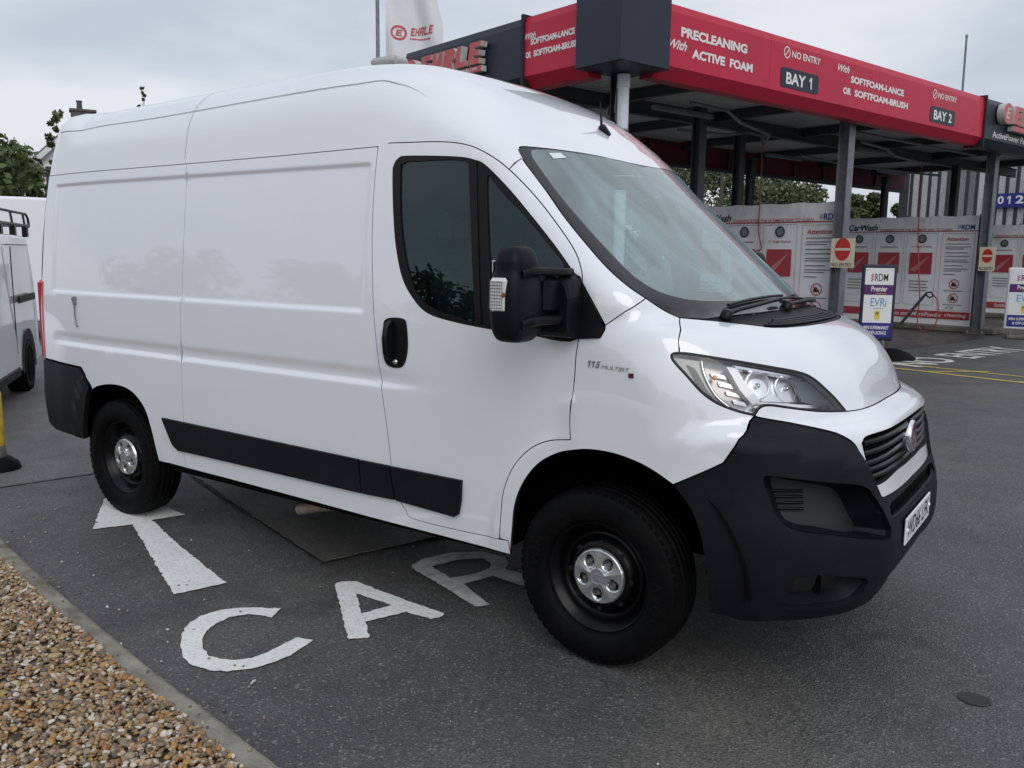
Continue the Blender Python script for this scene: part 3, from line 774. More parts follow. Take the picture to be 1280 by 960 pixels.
    for zc, w in ((.985, .57), (.945, .585), (.905, .58), (.868, .565), (.838, .545)):
        ys = np.linspace(-w, w, 41); th = []
        base = []
        for yy in ys:
            xx = np.interp(abs(yy), [0, .3, .45, .6], [.97, .96, .94, .90]); base.append((xx, yy, zc - .012 * (abs(yy) / .55) ** 2 * (0 if zc > .9 else -1)))
        q = onto('C', dom('C', base))[0]; n2 = gradF(q)
        mb = MB(); n_ = len(q)
        prof = [(-.045, .010), (-.012, .010), (-.004, .004), (-.004, -.006), (-.012, -.010), (-.045, -.006)]
        V = []
        for a, b in zip(q, n2):
            nh = np.array([b[0], b[1], 0]); nh /= np.linalg.norm(nh)
            for dn, dz in prof: V.append(a + nh * dn + np.array([0, 0, dz]))
        L = len(prof)
        mb.add(V, [(i * L + j, (i + 1) * L + j, (i + 1) * L + (j + 1) % L, i * L + (j + 1) % L) for i in range(n_ - 1) for j in range(L)])
        mb.build('grille_bar', M['grille'], gri)
    # round badge on the grille
    mb = MB()
    bx = .972
    mb.lathe([(0, .012), (.052, .010), (.056, .014), (.066, .012), (.070, 0), (.070, -.04)], (bx, 0, .93), (1, 0, .06), n=40, mis=[1, 1, 0, 0, 0])
    bd = mb.build('badge', [M['chrome'], M['badge_red']], gri)
    mb = MB()
    text_on(mb, 'FIAT', (bx + .013, -.042, .905), (0, 1, 0), (-.06, 0, 1), width=.084, height=.05, lift=.002, bold=.01)
    mb.build('badge_lettering', M['lampgrey'], bd)
    # --- bumper
    bt = path3('bumpTop'); bf = np.array(CV['bumpFend'][:3] + [CV['archB'][0]])
    bm = np.vstack([path3('-surrBot'), bt[::-1][1:], bf[1:], path3('archB')[1:], path3('bumpBot')[1:]])
    intake = dom('C', closed3('intake')); fog = dom('C', closed3('fog'))
    sl = np.array([(1., -.46, .722), (1., -.40, .727), (1., 0, .727), (1., 0, .682), (1., -.42, .682), (1., -.47, .688)])
    sl2 = dom('C', mirror_poly(np.vstack([sl[2:3], sl[1::-1], sl[:3:-1], sl[3:4]])))
    flip = lambda q: q * [-1, 1]
    bp = tri_patch('C', dom('C', mirror_poly(bm)), [intake, flip(intake), fog, flip(fog), sl2], h=.035)
    zc_ = np.interp(np.abs(bp.P[:, 1]), [0, .45, .62, .83, .96], [.78, .82, .92, .972, .992]); fac = sstep(.50, .60, bp.P[:, 0]) * sstep(.36, .52, np.abs(bp.P[:, 1]))
    bp.P = bp.P + bp.N * (.020 * np.clip((zc_ + .085 - bp.P[:, 2]) / .085, 0, 1) * fac)[:, None]
    gN = bp.N.copy(); up_ = ((bp.P[:, 2] > zc_ - .005) & (bp.P[:, 2] < zc_ + .085)) * fac; gN[:, 2] += .45 * up_; bp.N = gN / np.linalg.norm(gN, axis=1)[:, None]
    bump = patch_obj('front_bumper', bp, PL, PL, VAN, depth=.05)
    def recess(poly, dep, shrink, name, m_floor, ribs=0):
        c0 = poly.mean(0); inner = c0 + (poly - c0) * shrink
        for s in (0, 1):
            pf = tri_patch('C', inner, h=.035, gap=0)
            o = patch_obj(name, pf, m_floor, m_floor, bump, depth=0, off=-dep, mirror=bool(s))
            # sloping walls
            A = onto('C', resample(poly, .03))[0]; B2 = c0 + (resample(poly, .03) - c0) * shrink; B = onto('C', B2)[0]; B = B - gradF(B) * dep
            A = A - gradF(A) * .004
            V = np.vstack([A, B]) * [1, -1 if s else 1, 1]; k2 = len(A)
            MB().add(V, [(i, (i + 1) % k2, k2 + (i + 1) % k2, k2 + i) for i in range(k2)], 0, True).build(name + '_wall', PL, o)
            for r in range(ribs):
                zz = np.interp(r, [0, max(1, ribs - 1)], [.82, .76]); yy = np.linspace(-.885, -.80, 9)
                q = onto('C', dom('C', [(np.interp(-y_, [.80, .885], [.80, .68]), y_, zz) for y_ in yy]))[0]; q = q - gradF(q) * (dep - .012)
                MB().tube((q * [1, -1 if s else 1, 1]).tolist(), .006, n=6).build('intake_slat', M['grille'], o)
    recess(intake, .10, .80, 'air_intake', M['intake'], 4)
    recess(fog, .06, .78, 'fog_recess', M['intake'])
    sp = tri_patch('C', sl2, h=.05, gap=-.01)
    so = patch_obj('lower_grille', sp, M['lampdark2'], SM, bump, depth=0, off=-.045)
    for yy in np.linspace(-.43, .43, 22):
        q = onto('C', dom('C', [(1., yy, .705)]))[0][0]
        MB().box((q[0] - .025, yy, .705), (.03, .007, .06)).build('grille_bar', M['grille'], so)
    # raised ridge framing number plate area and bumper crease
    q = onto('C', dom('C', [(1.02, y_, .672 if abs(y_) < .42 else .672 + (abs(y_) - .42) * .35) for y_ in np.linspace(-.56, .56, 41)]))[0]; nn = gradF(q)
    MB().tube((q + nn * -.002).tolist(), .010, n=8).build('bumper_ridge', PL, bump)
    # number plate
    PX = 1.028
    pl = MB().box((PX, -.03, .585), (.008, .52, .112), bev=.003).build('number_plate', M['plate'], VAN)
    mb = MB(); text_on(mb, 'WD66 LFK', (PX + .004, -.03 - .228, .548), (0, 1, 0), (0, 0, 1), width=.456, height=.078, lift=.0012, bold=.002)
    mb.build('registration_lettering', M['ink'], pl)
    for yy in (-.265, .205): MB().lathe([(0, .008), (.007, .007), (.010, 0)], (PX + .003, yy, .588), (1, 0, 0), n=12).build('plate_screw', M['plate'], pl)
    # --- headlights
    hl2 = dom('C', np.vstack([path3('hlTop'), path3('hlBot')[1:], path3('hlOut')[1:-1]]))
    lens = tri_patch('C', hl2, h=.035, gap=.006)
    c0 = hl2.mean(0)
    for s in (0, 1):
        mi = bool(s); sg = -1 if not s else 1
        H = patch_obj('headlight', tri_patch('C', hl2, h=.03, gap=.004), M['lampgrey'], M['lampgrey'], VAN, depth=0, off=-.065, mirror=mi)
        patch_obj('lens', lens, M['lens'], SM, H, depth=0, off=.001, mirror=mi)
        # black rubber rim
        q = onto('C', resample(inset(hl2, .003), .02))[0]; q = (q + gradF(q) * -.002) * [1, sg * -1, 1]
        MB().tube(q.tolist() + [q[0].tolist()], .0055, n=6, caps=False).build('rim_seal', M['lampdark2'], H)
        A = onto('C', resample(inset(hl2, .004), .03))[0]; B = A - gradF(A) * .066; k2 = len(A)
        V = np.vstack([A - gradF(A) * .003, B]) * [1, -sg, 1]
        MB().add(V, [(i, (i + 1) % k2, k2 + (i + 1) % k2, k2 + i) for i in range(k2)], 0, True).build('housing_wall', M['lampgrey'], H)
        def sub(pts, name, mt, off, hh=.03, depth=.01):
            pp = dom('C', np.array(pts, float)); pt = tri_patch('C', pp, h=hh, gap=0)
            return patch_obj(name, pt, mt, mt, H, depth=depth, off=off, mirror=mi)
        sub([(.294, -.972, 1.308), (.396, -.917, 1.299), (.400, -.925, 1.283), (.416, -.937, 1.243), (.443, -.936, 1.202), (.484, -.925, 1.151), (.523, -.905, 1.118), (.473, -.935, 1.142), (.413, -.961, 1.181), (.348, -.972, 1.249)], 'side_marker', M['marker'], -.022)
        sub([(.345, -.957, 1.282), (.372, -.945, 1.27), (.425, -.945, 1.19), (.455, -.94, 1.155), (.40, -.965, 1.20)], 'marker_reflector', M['lampdark'], -.016, depth=.004)
        sub([(.403, -.918, 1.290), (.468, -.875, 1.276), (.501, -.881, 1.226), (.551, -.868, 1.160), (.573, -.856, 1.136), (.536, -.895, 1.117), (.486, -.923, 1.154), (.445, -.934, 1.205), (.418, -.934, 1.245)], 'indicator_cell', M['ind_cell'], -.05)
        for k_ in range(4):
            sub([(.43 + .03 * k_, -.915 + .006 * k_, 1.262 - .035 * k_), (.476 + .027 * k_, -.88 + .006 * k_, 1.252 - .035 * k_), (.482 + .027 * k_, -.882 + .006 * k_, 1.236 - .035 * k_), (.437 + .03 * k_, -.917 + .006 * k_, 1.246 - .035 * k_)], 'indicator_facet', M['chrome'] if k_ % 2 else M['lampgrey'], -.036, depth=.012)
        q = crom([(.392, -.923, 1.296), (.405, -.935, 1.262), (.428, -.940, 1.217), (.466, -.935, 1.163), (.519, -.908, 1.117)], 4)
        q = onto('C', dom('C', q))[0]; q = (q - gradF(q) * .018) * [1, -sg, 1]; MB().tube(q.tolist(), .006, n=8).build('chrome_line', M['chrome'], H)
        sub([(.470, -.873, 1.276), (.502, -.849, 1.271), (.529, -.851, 1.231), (.593, -.831, 1.150), (.573, -.856, 1.136), (.528, -.875, 1.192)], 'light_guide', M['guide'], -.010, depth=.04)
        sub([(.507, -.846, 1.268), (.684, -.648, 1.235), (.718, -.672, 1.146), (.615, -.807, 1.153), (.541, -.847, 1.220)], 'reflector_plate', M['reflector'], -.055)
        sub([(.667, -.672, 1.239), (.721, -.603, 1.212), (.790, -.527, 1.125), (.808, -.505, 1.095), (.777, -.575, 1.114), (.716, -.676, 1.143)], 'smoked_end', M['smoke'], -.03)
        sub([(.585, -.840, 1.148), (.700, -.708, 1.133), (.777, -.568, 1.120), (.787, -.555, 1.106), (.707, -.702, 1.121), (.608, -.819, 1.140)], 'lower_trim', M['chrome'], -.016, depth=.02)
        sub([(.50, -.855, 1.285), (.60, -.74, 1.262), (.69, -.63, 1.236), (.688, -.642, 1.224), (.60, -.75, 1.25), (.505, -.852, 1.272)], 'upper_trim', M['chrome'], -.014, depth=.02)
        for (x, y, z, r) in ((.590, -.800, 1.205, .052), (.668, -.700, 1.190, .050)):
            ax_ = Vector((.80, -.52, .18)).normalized()
            o_ = Vector((x, y, z)) - ax_ * .040
            pr = [(r * t, -.030 * (1 - t * t)) for t in np.linspace(0, 1, 8)] + [(r * 1.06, .004), (r * 1.07, -.02)]
            om = Vector((o_.x, o_.y * -sg, o_.z)); am = Vector((ax_.x, ax_.y * -sg, ax_.z))
            rb = MB().lathe(pr, om, am, n=28).build('reflector', M['reflector'], H)
            MB().lathe([(0, .012), (.007, .010), (.010, .0), (.010, -.03)], om, am, n=12).build('bulb_shield', M['chrome'], rb)
        ib = Vector((.441, -.915, 1.232)); MB().lathe([(0, .010), (.008, .007), (.010, -.004), (.007, -.016)], (ib.x, ib.y * -sg, ib.z), (.5, -.85 * -sg, 0), n=14).build('indicator_bulb', M['amber'], H)
    # --- side mouldings
    for nm in ('mould1', 'mould2', 'mould3'):
        P = raw3(nm)
        both('side_moulding', tri_patch('S', dom('S', P), h=.05, gap=.0015), PL, PL, VAN, off=.016, depth=.02)
    # --- rear bumper corner and lamps
    rb = np.array([(-4.345, 0, .93), (-3.80, 0, .92), (-3.672, 0, .81), (-3.712, 0, .748), (-3.75, 0, .65), (-3.785, 0, .55), (-3.80, 0, .452), (-4.2, 0, .462), (-4.29, 0, .50), (-4.345, 0, .70)])
    both('rear_bumper_corner', tri_patch('S', dom('S', rb), h=.05), PL, PL, VAN, off=.012, depth=.03)
    tl = np.array([(-4.37, 0, 1.47), (-4.338, 0, 1.47), (-4.338, 0, .945), (-4.37, 0, .945)])
    for s in (-1, 1):
        MB().box((-4.362, s * .93, 1.205), (.06, .09, .53), bev=.02).build('tail_light', M['red_lens'], VAN)
        tlm = tri_patch('S', dom('S', np.array([(-4.343, 0, 1.47), (-4.312, 0, 1.46), (-4.322, 0, 1.2), (-4.335, 0, .945), (-4.345, 0, .945)])), h=.03)
        patch_obj('tail_light', tlm, M['red_lens'], M['red_lens'], VAN, off=.006, depth=.02, mirror=(s > 0))
    # rear doors
    rd = np.array([(0, -.006, 2.5), (0, -.006, .50), (0, -.86, .50), (0, -.90, .95), (0, -.885, 1.6), (0, -.82, 2.3), (0, -.70, 2.47)])
    rdd = both('rear_door', tri_patch('B', dom('B', rd), h=.08), PT, SM, VAN)
    rc = np.array([(0, -.004, 2.56), (0, -.004, 2.505), (0, -.70, 2.475), (0, -.825, 2.3), (0, -.89, 1.6), (0, -.905, .95), (0, -.865, .5), (0, -.93, .5), (0, -.965, .95), (0, -.95, 1.6), (0, -.87, 2.2), (0, -.80, 2.42), (0, -.6, 2.53)])
    both('rear_frame', tri_patch('B', dom('B', rc), h=.06), PT, SM, VAN)
    MB().box((-4.42, 0, .56), (.16, 1.7, .20), bev=.03).build('rear_bumper', PL, VAN)
    # --- sill step, underbody, wheel housings
    ub = MB()
    ub.box((-1.75, 0, .41), (2.46, 1.9, .10)); ub.box((-4.05, 0, .5), (.45, 1.8, .16)); ub.box((-1.85, 0, .52), (4.4, 1.15, .14)); ub.box((.6, 0, .47), (.45, 1.5, .14))
    ub.build('underbody', M['under'], VAN)
    for cx, rr, in ((0.02, .62), (-3.43, .55)):
        for s in (-1, 1):
            mb = MB(); V = []; n = 20
            for i in range(n + 1):
                a = math.pi * (.03 + .94 * i / n)
                for yy in (1.0, .62): V.append((cx + rr * math.cos(a), s * yy, .42 + (rr - .08) * math.sin(a)))
            V2 = [(cx + rr, s * 1.0, .42), (cx + rr, s * .62, .42)] + V + [(cx - rr, s * 1.0, .46), (cx - rr, s * .62, .46)]
            mb.add(V2, [(2 * i, 2 * i + 1, 2 * i + 3, 2 * i + 2) for i in range(n + 2)])
            inner = [V2[2 * i + 1] for i in range(n + 3)]
            mb.add(inner, [tuple(range(n + 3))])
            mb.build('wheel_housing', M['under'], VAN)
    MB().tube([(-2.02, -.79, .245), (-1.86, -.75, .285), (-1.5, -.60, .33)], .030, n=14).build('exhaust_pipe', M['rust'], VAN)
    MB().tube([(-2.77, -.80, .30), (-2.62, -.79, .315), (-2.5, -.7, .35)], .020, n=12).build('spare_wheel_bracket', M['exhaust'], VAN)
    # --- mirrors
    def sp_(c_, e): return math.copysign(abs(c_) ** e, c_)
    for s in (-1, 1):
        cx, cy, cz = -.212, s * 1.28, 1.53
        mb = MB(); nu, nv = 36, 26; V = []; Fc = []
        for i in range(nv + 1):
            ph = -math.pi / 2 + math.pi * i / nv
            for j in range(nu):
                th = 2 * math.pi * j / nu
                X = sp_(math.cos(ph), .42) * sp_(math.cos(th), .6); Y = sp_(math.cos(ph), .42) * sp_(math.sin(th), .6); Z = sp_(math.sin(ph), .60)
                grow = 1 - .16 * max(0, Z) + .02 * max(0, -Z)
                waist = 1 - .10 * math.exp(-((Z - .50) / .10) ** 2)                # crease under the dome
                V.append((cx + .074 * X * grow * waist, cy + .104 * Y * grow * waist, cz + .180 * Z))
        for i in range(nv):
            for j in range(nu): Fc.append((i * nu + j, i * nu + (j + 1) % nu, (i + 1) * nu + (j + 1) % nu, (i + 1) * nu + j))
        mb.add(V, Fc, 0, True); mh = mb.build('door_mirror', M['mirror'], VAN)
        MB().box((cx - .066, cy, cz), (.006, .13, .25), bev=.003).build('mirror_glass', M['chrome'], mh)
        for zz, hh in ((1.617, .030), (1.432, .034)):
            pts = [(cx + .058, s * 1.335, zz - .012), (cx + .078, s * 1.29, zz), (cx + .080, s * 1.20, zz), (-.125, s * 1.09, zz - .004), (-.13, s * 1.03, zz - .004)]
            q = crom(pts, 5); V = []; n = len(q)
            prof_ = [(.018, -hh * .5 + .006), (.018, hh * .5 - .006), (.010, hh * .5), (-.016, hh * .5), (-.022, hh * .5 - .008), (-.022, -hh * .5 + .008), (-.016, -hh * .5), (.010, -hh * .5)]
            for a in range(n):
                t_ = Vector(q[min(a + 1, n - 1)]) - Vector(q[max(a - 1, 0)]); t_.z = 0; t_.normalize(); nn = Vector((abs(t_.y), -t_.x * (1 if t_.y > 0 else -1), 0))
                for d_, z_ in prof_: V.append(Vector(q[a]) + nn * d_ + Vector((0, 0, z_)))
            L = len(prof_); MB().add(V, [(a * L + b, a * L + (b + 1) % L, (a + 1) * L + (b + 1) % L, (a + 1) * L + b) for a in range(n - 1) for b in range(L)] + [tuple(range(L)), tuple((n - 1) * L + b for b in range(L))[::-1]], 0, True).build('mirror_arm', M['mirror'], mh)
        MB().tube([(-.165, s * 1.155, 1.44), (-.165, s * 1.155, 1.61)], .020, n=10).build('pivot_pin', M['mirror'], mh)
        MB().box((-.172, s * 1.145, 1.525), (.09, .10, .15), bev=.02).build('mirror_knuckle', M['mirror'], mh)
        mb = MB()
        q = [(-.235, -.008), (-.080, -.008), (-.078, .16), (-.098, .225), (-.14, .25), (-.235, .245)]
        V = []
        for dy, sc_ in ((-.02, 1), (.045, .97), (.085, .90), (.10, .78)):
            for a, b in q: V.append((-.13 + (a + .13) * sc_, s * (1.012 + dy), 1.36 + .115 + (b - .115) * sc_))
        k2 = len(q); Fc = [(i * k2 + j, i * k2 + (j + 1) % k2, (i + 1) * k2 + (j + 1) % k2, (i + 1) * k2 + j) for i in range(3) for j in range(k2)] + [tuple(3 * k2 + j for j in range(k2))]
        if s < 0: Fc = [f[::-1] for f in Fc]
        mb.add(V, Fc); mb.build('mirror_base', M['mirror'], mh)
        ind = MB().box((cx - .012, cy + s * .094, cz - .002), (.082, .026, .130), bev=.012).build('side_indicator', M['lens_body'], mh)
        MB().box((cx + .014, cy + s * .104, cz), (.018, .008, .022), rot=Matrix.Rotation(.6, 3, 'Y'), bev=.003).build('indicator_bulb', M['ind_red'], ind)
        for kx in range(6): MB().box((cx - .044 + .011 * kx, cy + s * .1075, cz), (.0022, .002, .10)).build('lens_rib', M['chrome'], ind)
        for kz in range(9): MB().box((cx - .020, cy + s * .1076, cz - .048 + .012 * kz), (.056, .002, .0022)).build('lens_rib', M['chrome'], ind)
    # --- wheels
    def wheel(cx, s, yw, steer=0):
        R = .3725; yc = s * (yw - .10)
        w = MB()
        # steel disc and rim
        rim = [(.085, .060), (.128, .058), (.148, .046), (.160, .020), (.172, .010), (.184, .014), (.196, .030), (.205, .054), (.214, .062), (.222, .074), (.230, .082), (.234, .080), (.236, .070), (.215, .05), (.215, -.09)]
        w.lathe(rim, (cx, yc, R), (0, s, 0), n=64)
        wh = w.build('wheel', M['steel_black'], VAN)
        t = MB()
        prof = [(.222, .060), (.233, .078), (.238, .096), (.250, .1055), (.285, .1135), (.318, .111), (.338, .1045), (.350, .1005), (.3515, .0985), (.356, .0985), (.363, .091), (.3685, .080)]
        half = prof + [(.3705, .066), (.3710, .058), (.362, .057), (.362, .050), (.3717, .049), (.3722, .020), (.363, .019), (.363, .011), (.3725, .010)]
        full = half + [(r, -h) for r, h in half[::-1]]
        t.lathe(full, (cx, yc, R), (0, s, 0), n=110)
        ty = t.build('tyre', M['rubber'], wh)
        # shoulder blocks
        sb = MB(); nb = 60
        for i in range(nb):
            a = 2 * math.pi * i / nb
            rm = Matrix.Rotation(-a, 3, 'Y')
            for hh, ln in ((.084, .030),):
                p = Vector((math.cos(a) * .3545, 0, math.sin(a) * .3545))
                sb.box(Vector((cx, yc + s * hh, R)) + p, (.016, ln, .026), rot=rm)
        sb.build('tread_blocks', M['rubber'], ty)
        for st in (math.radians(-8), math.radians(172)):            # raised sidewall lettering
            for q, ch in enumerate('AVON'):
                V, Fc = text_geo(ch, size=.055, bold=.002)
                if not len(V): continue
                a = st - s * 0 + (1.5 - q) * .17
                e_r = np.array([math.cos(a), 0, math.sin(a)]); e_t = np.array([math.sin(a), 0, -math.cos(a)])
                if s > 0: e_t = -e_t
                c_ = V.mean(0)
                P = np.array([cx, yc + s * .1142, R]) + np.outer(V[:, 0] - c_[0], e_t) + np.outer(V[:, 1] - c_[1], e_r) + e_r * .288
                MB().add(P, Fc if s < 0 else [f[::-1] for f in Fc]).build('tyre_letter', M['tyre_letter'], ty)
        # hub cap: raised five-spoke star with dark pockets
        nr, na = 22, 150; V = []; Fc = []; mi = []
        for i in range(nr + 1):
            r = .120 * i / nr
            for j in range(na):
                a = 2 * math.pi * j / na; u = abs(((a * 5 / (2 * math.pi)) % 1) - .5) * 2     # 0 mid-pocket .. 1 mid-spoke
                hgt = .078 - .010 * (r / .120) ** 2
                pocket = max(0, 1 - ((r - .074) / .026) ** 2 - ((u) * r * .63 / .026) ** 2)
                hgt -= .022 * min(1, pocket * 2.0)
                if r < .034: hgt += .006 - (.004 if r < .028 else 0)
                ridge = (1 if .105 < r < .112 and u < .8 else 0); hgt += .003 * ridge
                spoke = max(0, (u - .55) / .45) * (1 if r > .034 else 0); hgt += .006 * spoke * (1 - .5 * r / .12)
                if i == nr: hgt -= .02
                V.append((cx + r * math.cos(a + .3), yc + s * hgt, R + r * math.sin(a + .3)))
        for i in range(nr):
            for j in range(na):
                k2 = (j + 1) % na; f = (i * na + j, i * na + k2, (i + 1) * na + k2, (i + 1) * na + j)
                Fc.append(f if s > 0 else f[::-1])
        hc = MB(); hc.add(V, [f[::-1] for f in Fc], 0, True)
        for q_, f in enumerate(hc.f):
            i_, j_ = divmod(q_, na); r = .120 * (i_ + .5) / nr; a = 2 * math.pi * (j_ + .5) / na; u = abs(((a * 5 / (2 * math.pi)) % 1) - .5) * 2
            if 1 - ((r - .074) / .026) ** 2 - (u * r * .63 / .026) ** 2 > .20: hc.m[q_] = 1
        hub = hc.build('hub_cap', [M['silver'], M['pocket']], wh)
        for q in range(5):
            a = .3 + 2 * math.pi * (q + .5) / 5
            p_ = (cx + .072 * math.cos(a), yc + s * .046, R + .072 * math.sin(a))
            MB().lathe([(0, .016), (.008, .016), (.0105, .012), (.0105, 0)], p_, (0, s, 0), n=6, smooth=False).build('wheel_bolt', M['exhaust'], wh)
        for q in range(4):
            MB().box((cx + .0 - .012 + .008 * q, yc + s * .0825, R), (.004, .003, .026)).build('cap_emblem', M['lampgrey'], wh)
        nh = 8                                                         # round holes in the disc, shown as dark sockets
        for q in range(nh):
            a = 2 * math.pi * q / nh
            MB().lathe([(0, .001), (.0105, .001), (.013, .0)], (cx + .139 * math.cos(a), yc + s * .0528, R + .139 * math.sin(a)), (0, s, 0), n=12).build('disc_hole', M['hole'], wh)
    wheel(0, -1, 1.0); wheel(0, 1, 1.0); wheel(-3.45, -1, .99); wheel(-3.45, 1, .99)
    # --- fuel flap catch, door badge, aerial, beacon
    mb = MB(); mb.box((-3.83, -1.018, 1.352), (.034, .020, .055), bev=.006); mb.box((-3.852, -1.02, 1.36), (.016, .014, .016), bev=.003); mb.tube([(-3.828, -1.024, 1.34), (-3.824, -1.026, 1.26), (-3.818, -1.024, 1.195), (-3.808, -1.022, 1.188)], [.006, .0045, .0045, .006], n=8)
    mb.build('latch', M['exhaust'], VAN)
    mb = MB()
    digit_one(mb, (-.045, -1.0275, 1.245), (1, 0, -.03), (0, 0, 1), .012, .026, .001, .3); digit_one(mb, (-.027, -1.0275, 1.2445), (1, 0, -.03), (0, 0, 1), .012, .026, .001, .3); text_on(mb, '5', (-.008, -1.0275, 1.244), (1, 0, -.03), (0, 0, 1), width=.026, height=.026, lift=.001, bold=.02, shear=.35)
    text_on(mb, 'MULTIJET', (.02, -1.0275, 1.238), (1, 0, -.03), (0, 0, 1), width=.125, height=.019, lift=.001, bold=.0, shear=.3)
    mb.build('badge_lettering', M['exhaust'], VAN)
    MB().box((.150, -1.0275, 1.226), (.022, .004, .018), bev=.001).build('badge_lettering', M['badge_red'], VAN)
    ar = onto('R', dom('R', [(-.58, 0, 2.3)]))[0][0]
    mb = MB().tube([ar + np.array([.045, 0, -.022]), ar + np.array([.0, 0, .016]), ar + np.array([-.02, 0, .02])], [.008, .022, .006], n=10)
    mb.tube([ar + np.array([-.005, 0, .02]), ar + np.array([-.010, 0, .09]), ar + np.array([-.016, 0, .15])], [.008, .005, .002], n=8)
    mb.build('aerial', BK, rf)
    bz = 2.675; by = -.36; bx_ = -1.70
    mb = MB(); mb.box((bx_, by, bz - .02), (.17, .10, .03), bev=.01); mb.build('beacon_base', M['exhaust'], rf)
    mb = MB(); mb.box((bx_, by, bz + .018), (.20, .12, .05), bev=.02); mb.build('roof_beacon', M['beacon'], rf)
    # --- wipers
    for (px_, py_, tip) in ((.37, -.60, (.335, .05)), (.40, .02, (.36, .66))):
        n = 10; pts = [(px_ + (tip[0] - px_) * t, py_ + (tip[1] - py_) * t, 1.45) for t in np.linspace(0, 1, n)]
        q = onto('T', dom('T', pts))[0]; nn = gradF(q); q = q + nn * np.linspace(.022, .03, n)[:, None]
        wp = MB().tube(q.tolist(), [.014] + [.010] * (n - 2) + [.006], n=8).build('wiper', BK, VAN)
        pts2 = [(tip[0] - .035, tip[1] - .55 + .62 * t, 1.46) for t in np.linspace(0, 1, 14)]
        q2 = onto('T', dom('T', pts2))[0]; q2 = q2 + gradF(q2) * .014
        MB().tube(q2.tolist(), .007, n=6).build('wiper_blade', BK, wp)
        MB().lathe([(0, .035), (.022, .033), (.026, .0)], q[0] - nn[0] * .02, nn[0], n=14).build('wiper_spindle', BK, wp)
    # --- cab interior
    MB().box((-1.30, 0, 1.35), (.03, 1.78, 1.7)).build('bulkhead', M['bulkhead'], VAN)
    mb = MB(); mb.box((.10, 0, 1.22), (.55, 1.62, .22), bev=.08); mb.box((.12, 0, 1.06), (.3, 1.1, .2)); mb.box((-.12, -.42, 1.36), (.22, .4, .10), bev=.04); mb.build('dashboard', M['dash'], VAN)
    for yy, ww in ((-.55, .5), (.40, .8)):
        mb = MB(); mb.box((-.75, yy, .95), (.5, ww, .16), bev=.06); mb.box((-1.0, yy, 1.35), (.14, ww, .68), rot=Matrix.Rotation(math.radians(-12), 3, 'Y'), bev=.06)
        st = mb.build('seat', M['seat'], VAN)
        for hy in ([yy] if ww < .6 else [yy - .2, yy + .2]):
            MB().box((-1.09, hy, 1.80), (.10, .26, .18), bev=.04).build('headrest', M['seat'], st)
    mb = MB(); c_ = Vector((-.34, -.48, 1.30)); ax_ = Vector((-.55, 0, .83)).normalized(); a_ = ax_.orthogonal().normalized(); b_ = ax_.cross(a_)
    ring = [c_ + (a_ * math.cos(t) + b_ * math.sin(t)) * .19 for t in np.linspace(0, 2 * math.pi, 33)]
    mb.tube(ring, .014, n=8, caps=False); mb.tube([c_ - a_ * .18, c_ + a_ * .18], .018, n=8); mb.tube([c_, c_ - ax_ * .2], .03, n=8)
    mb.build('steering_wheel', BK, VAN)
    MB().box((-.92, 0, .72), (.75, 1.7, .04)).build('cab_floor', M['dash'], VAN)

M['intake'] = mat('intake_black', (.010, .010, .012), rough=.55)
M['joint'] = mat('pale_joint', (.50, .51, .54), rough=.5)
M['gutter'] = mat('roof_sealant', (.28, .285, .30), rough=.6)
M['sticker'] = mat('pale_sticker', (.70, .76, .76), rough=.5)
M['lampdark2'] = mat('lamp_black', (.006, .006, .007), rough=.5)
M['grille'] = mat('grille_plastic', (.006, .0065, .008), rough=.32, spec=.22, rvary=.05)
M['marker'] = mat('marker_reflector', (.33, .34, .31), rough=.35, metal=.3)
M['ind_cell'] = mat('indicator_cell', (.36, .33, .31), rough=.25, metal=.7)
M['guide'] = mat('light_guide', (.86, .87, .88), rough=.25, coat=1.)
M['reflector'] = mat('lamp_reflector', (.84, .86, .88), rough=.28, metal=.75)
M['smoke'] = mat('smoked_bezel', (.22, .24, .27), rough=.2, metal=.6)
M['bulb'] = mat('clear_bulb', (.8, .8, .78), rough=.1, metal=.6)
M['exhaust'] = mat('dull_metal', (.25, .25, .25), rough=.45, metal=.7, vary=.2)
M['rust'] = mat('rusty_exhaust', (.34, .27, .21), rough=.6, metal=.3, vary=.3, vscale=25)
M['mirror'] = mat('mirror_plastic', (.0055, .0062, .0085), rough=.46, spec=.15, bump=.12, bscale=350)
M['ind_red'] = mat('dim_red_lens', (.25, .06, .04), rough=.3)
M['lens_body'] = mat('indicator_lens', (.62, .62, .60), rough=.18, coat=1.)
M['pocket'] = mat('cap_pocket', (.14, .14, .145), rough=.4, metal=.6)
M['hole'] = mat('wheel_hole', (.002, .002, .002), rough=.9)
M['tyre_letter'] = mat('tyre_letter', (.0046, .0046, .005), rough=.5, spec=.15)
M['beacon'] = mat('clear_beacon', (.30, .30, .27), rough=.12, coat=1., vary=.25, vscale=30)
build_van()
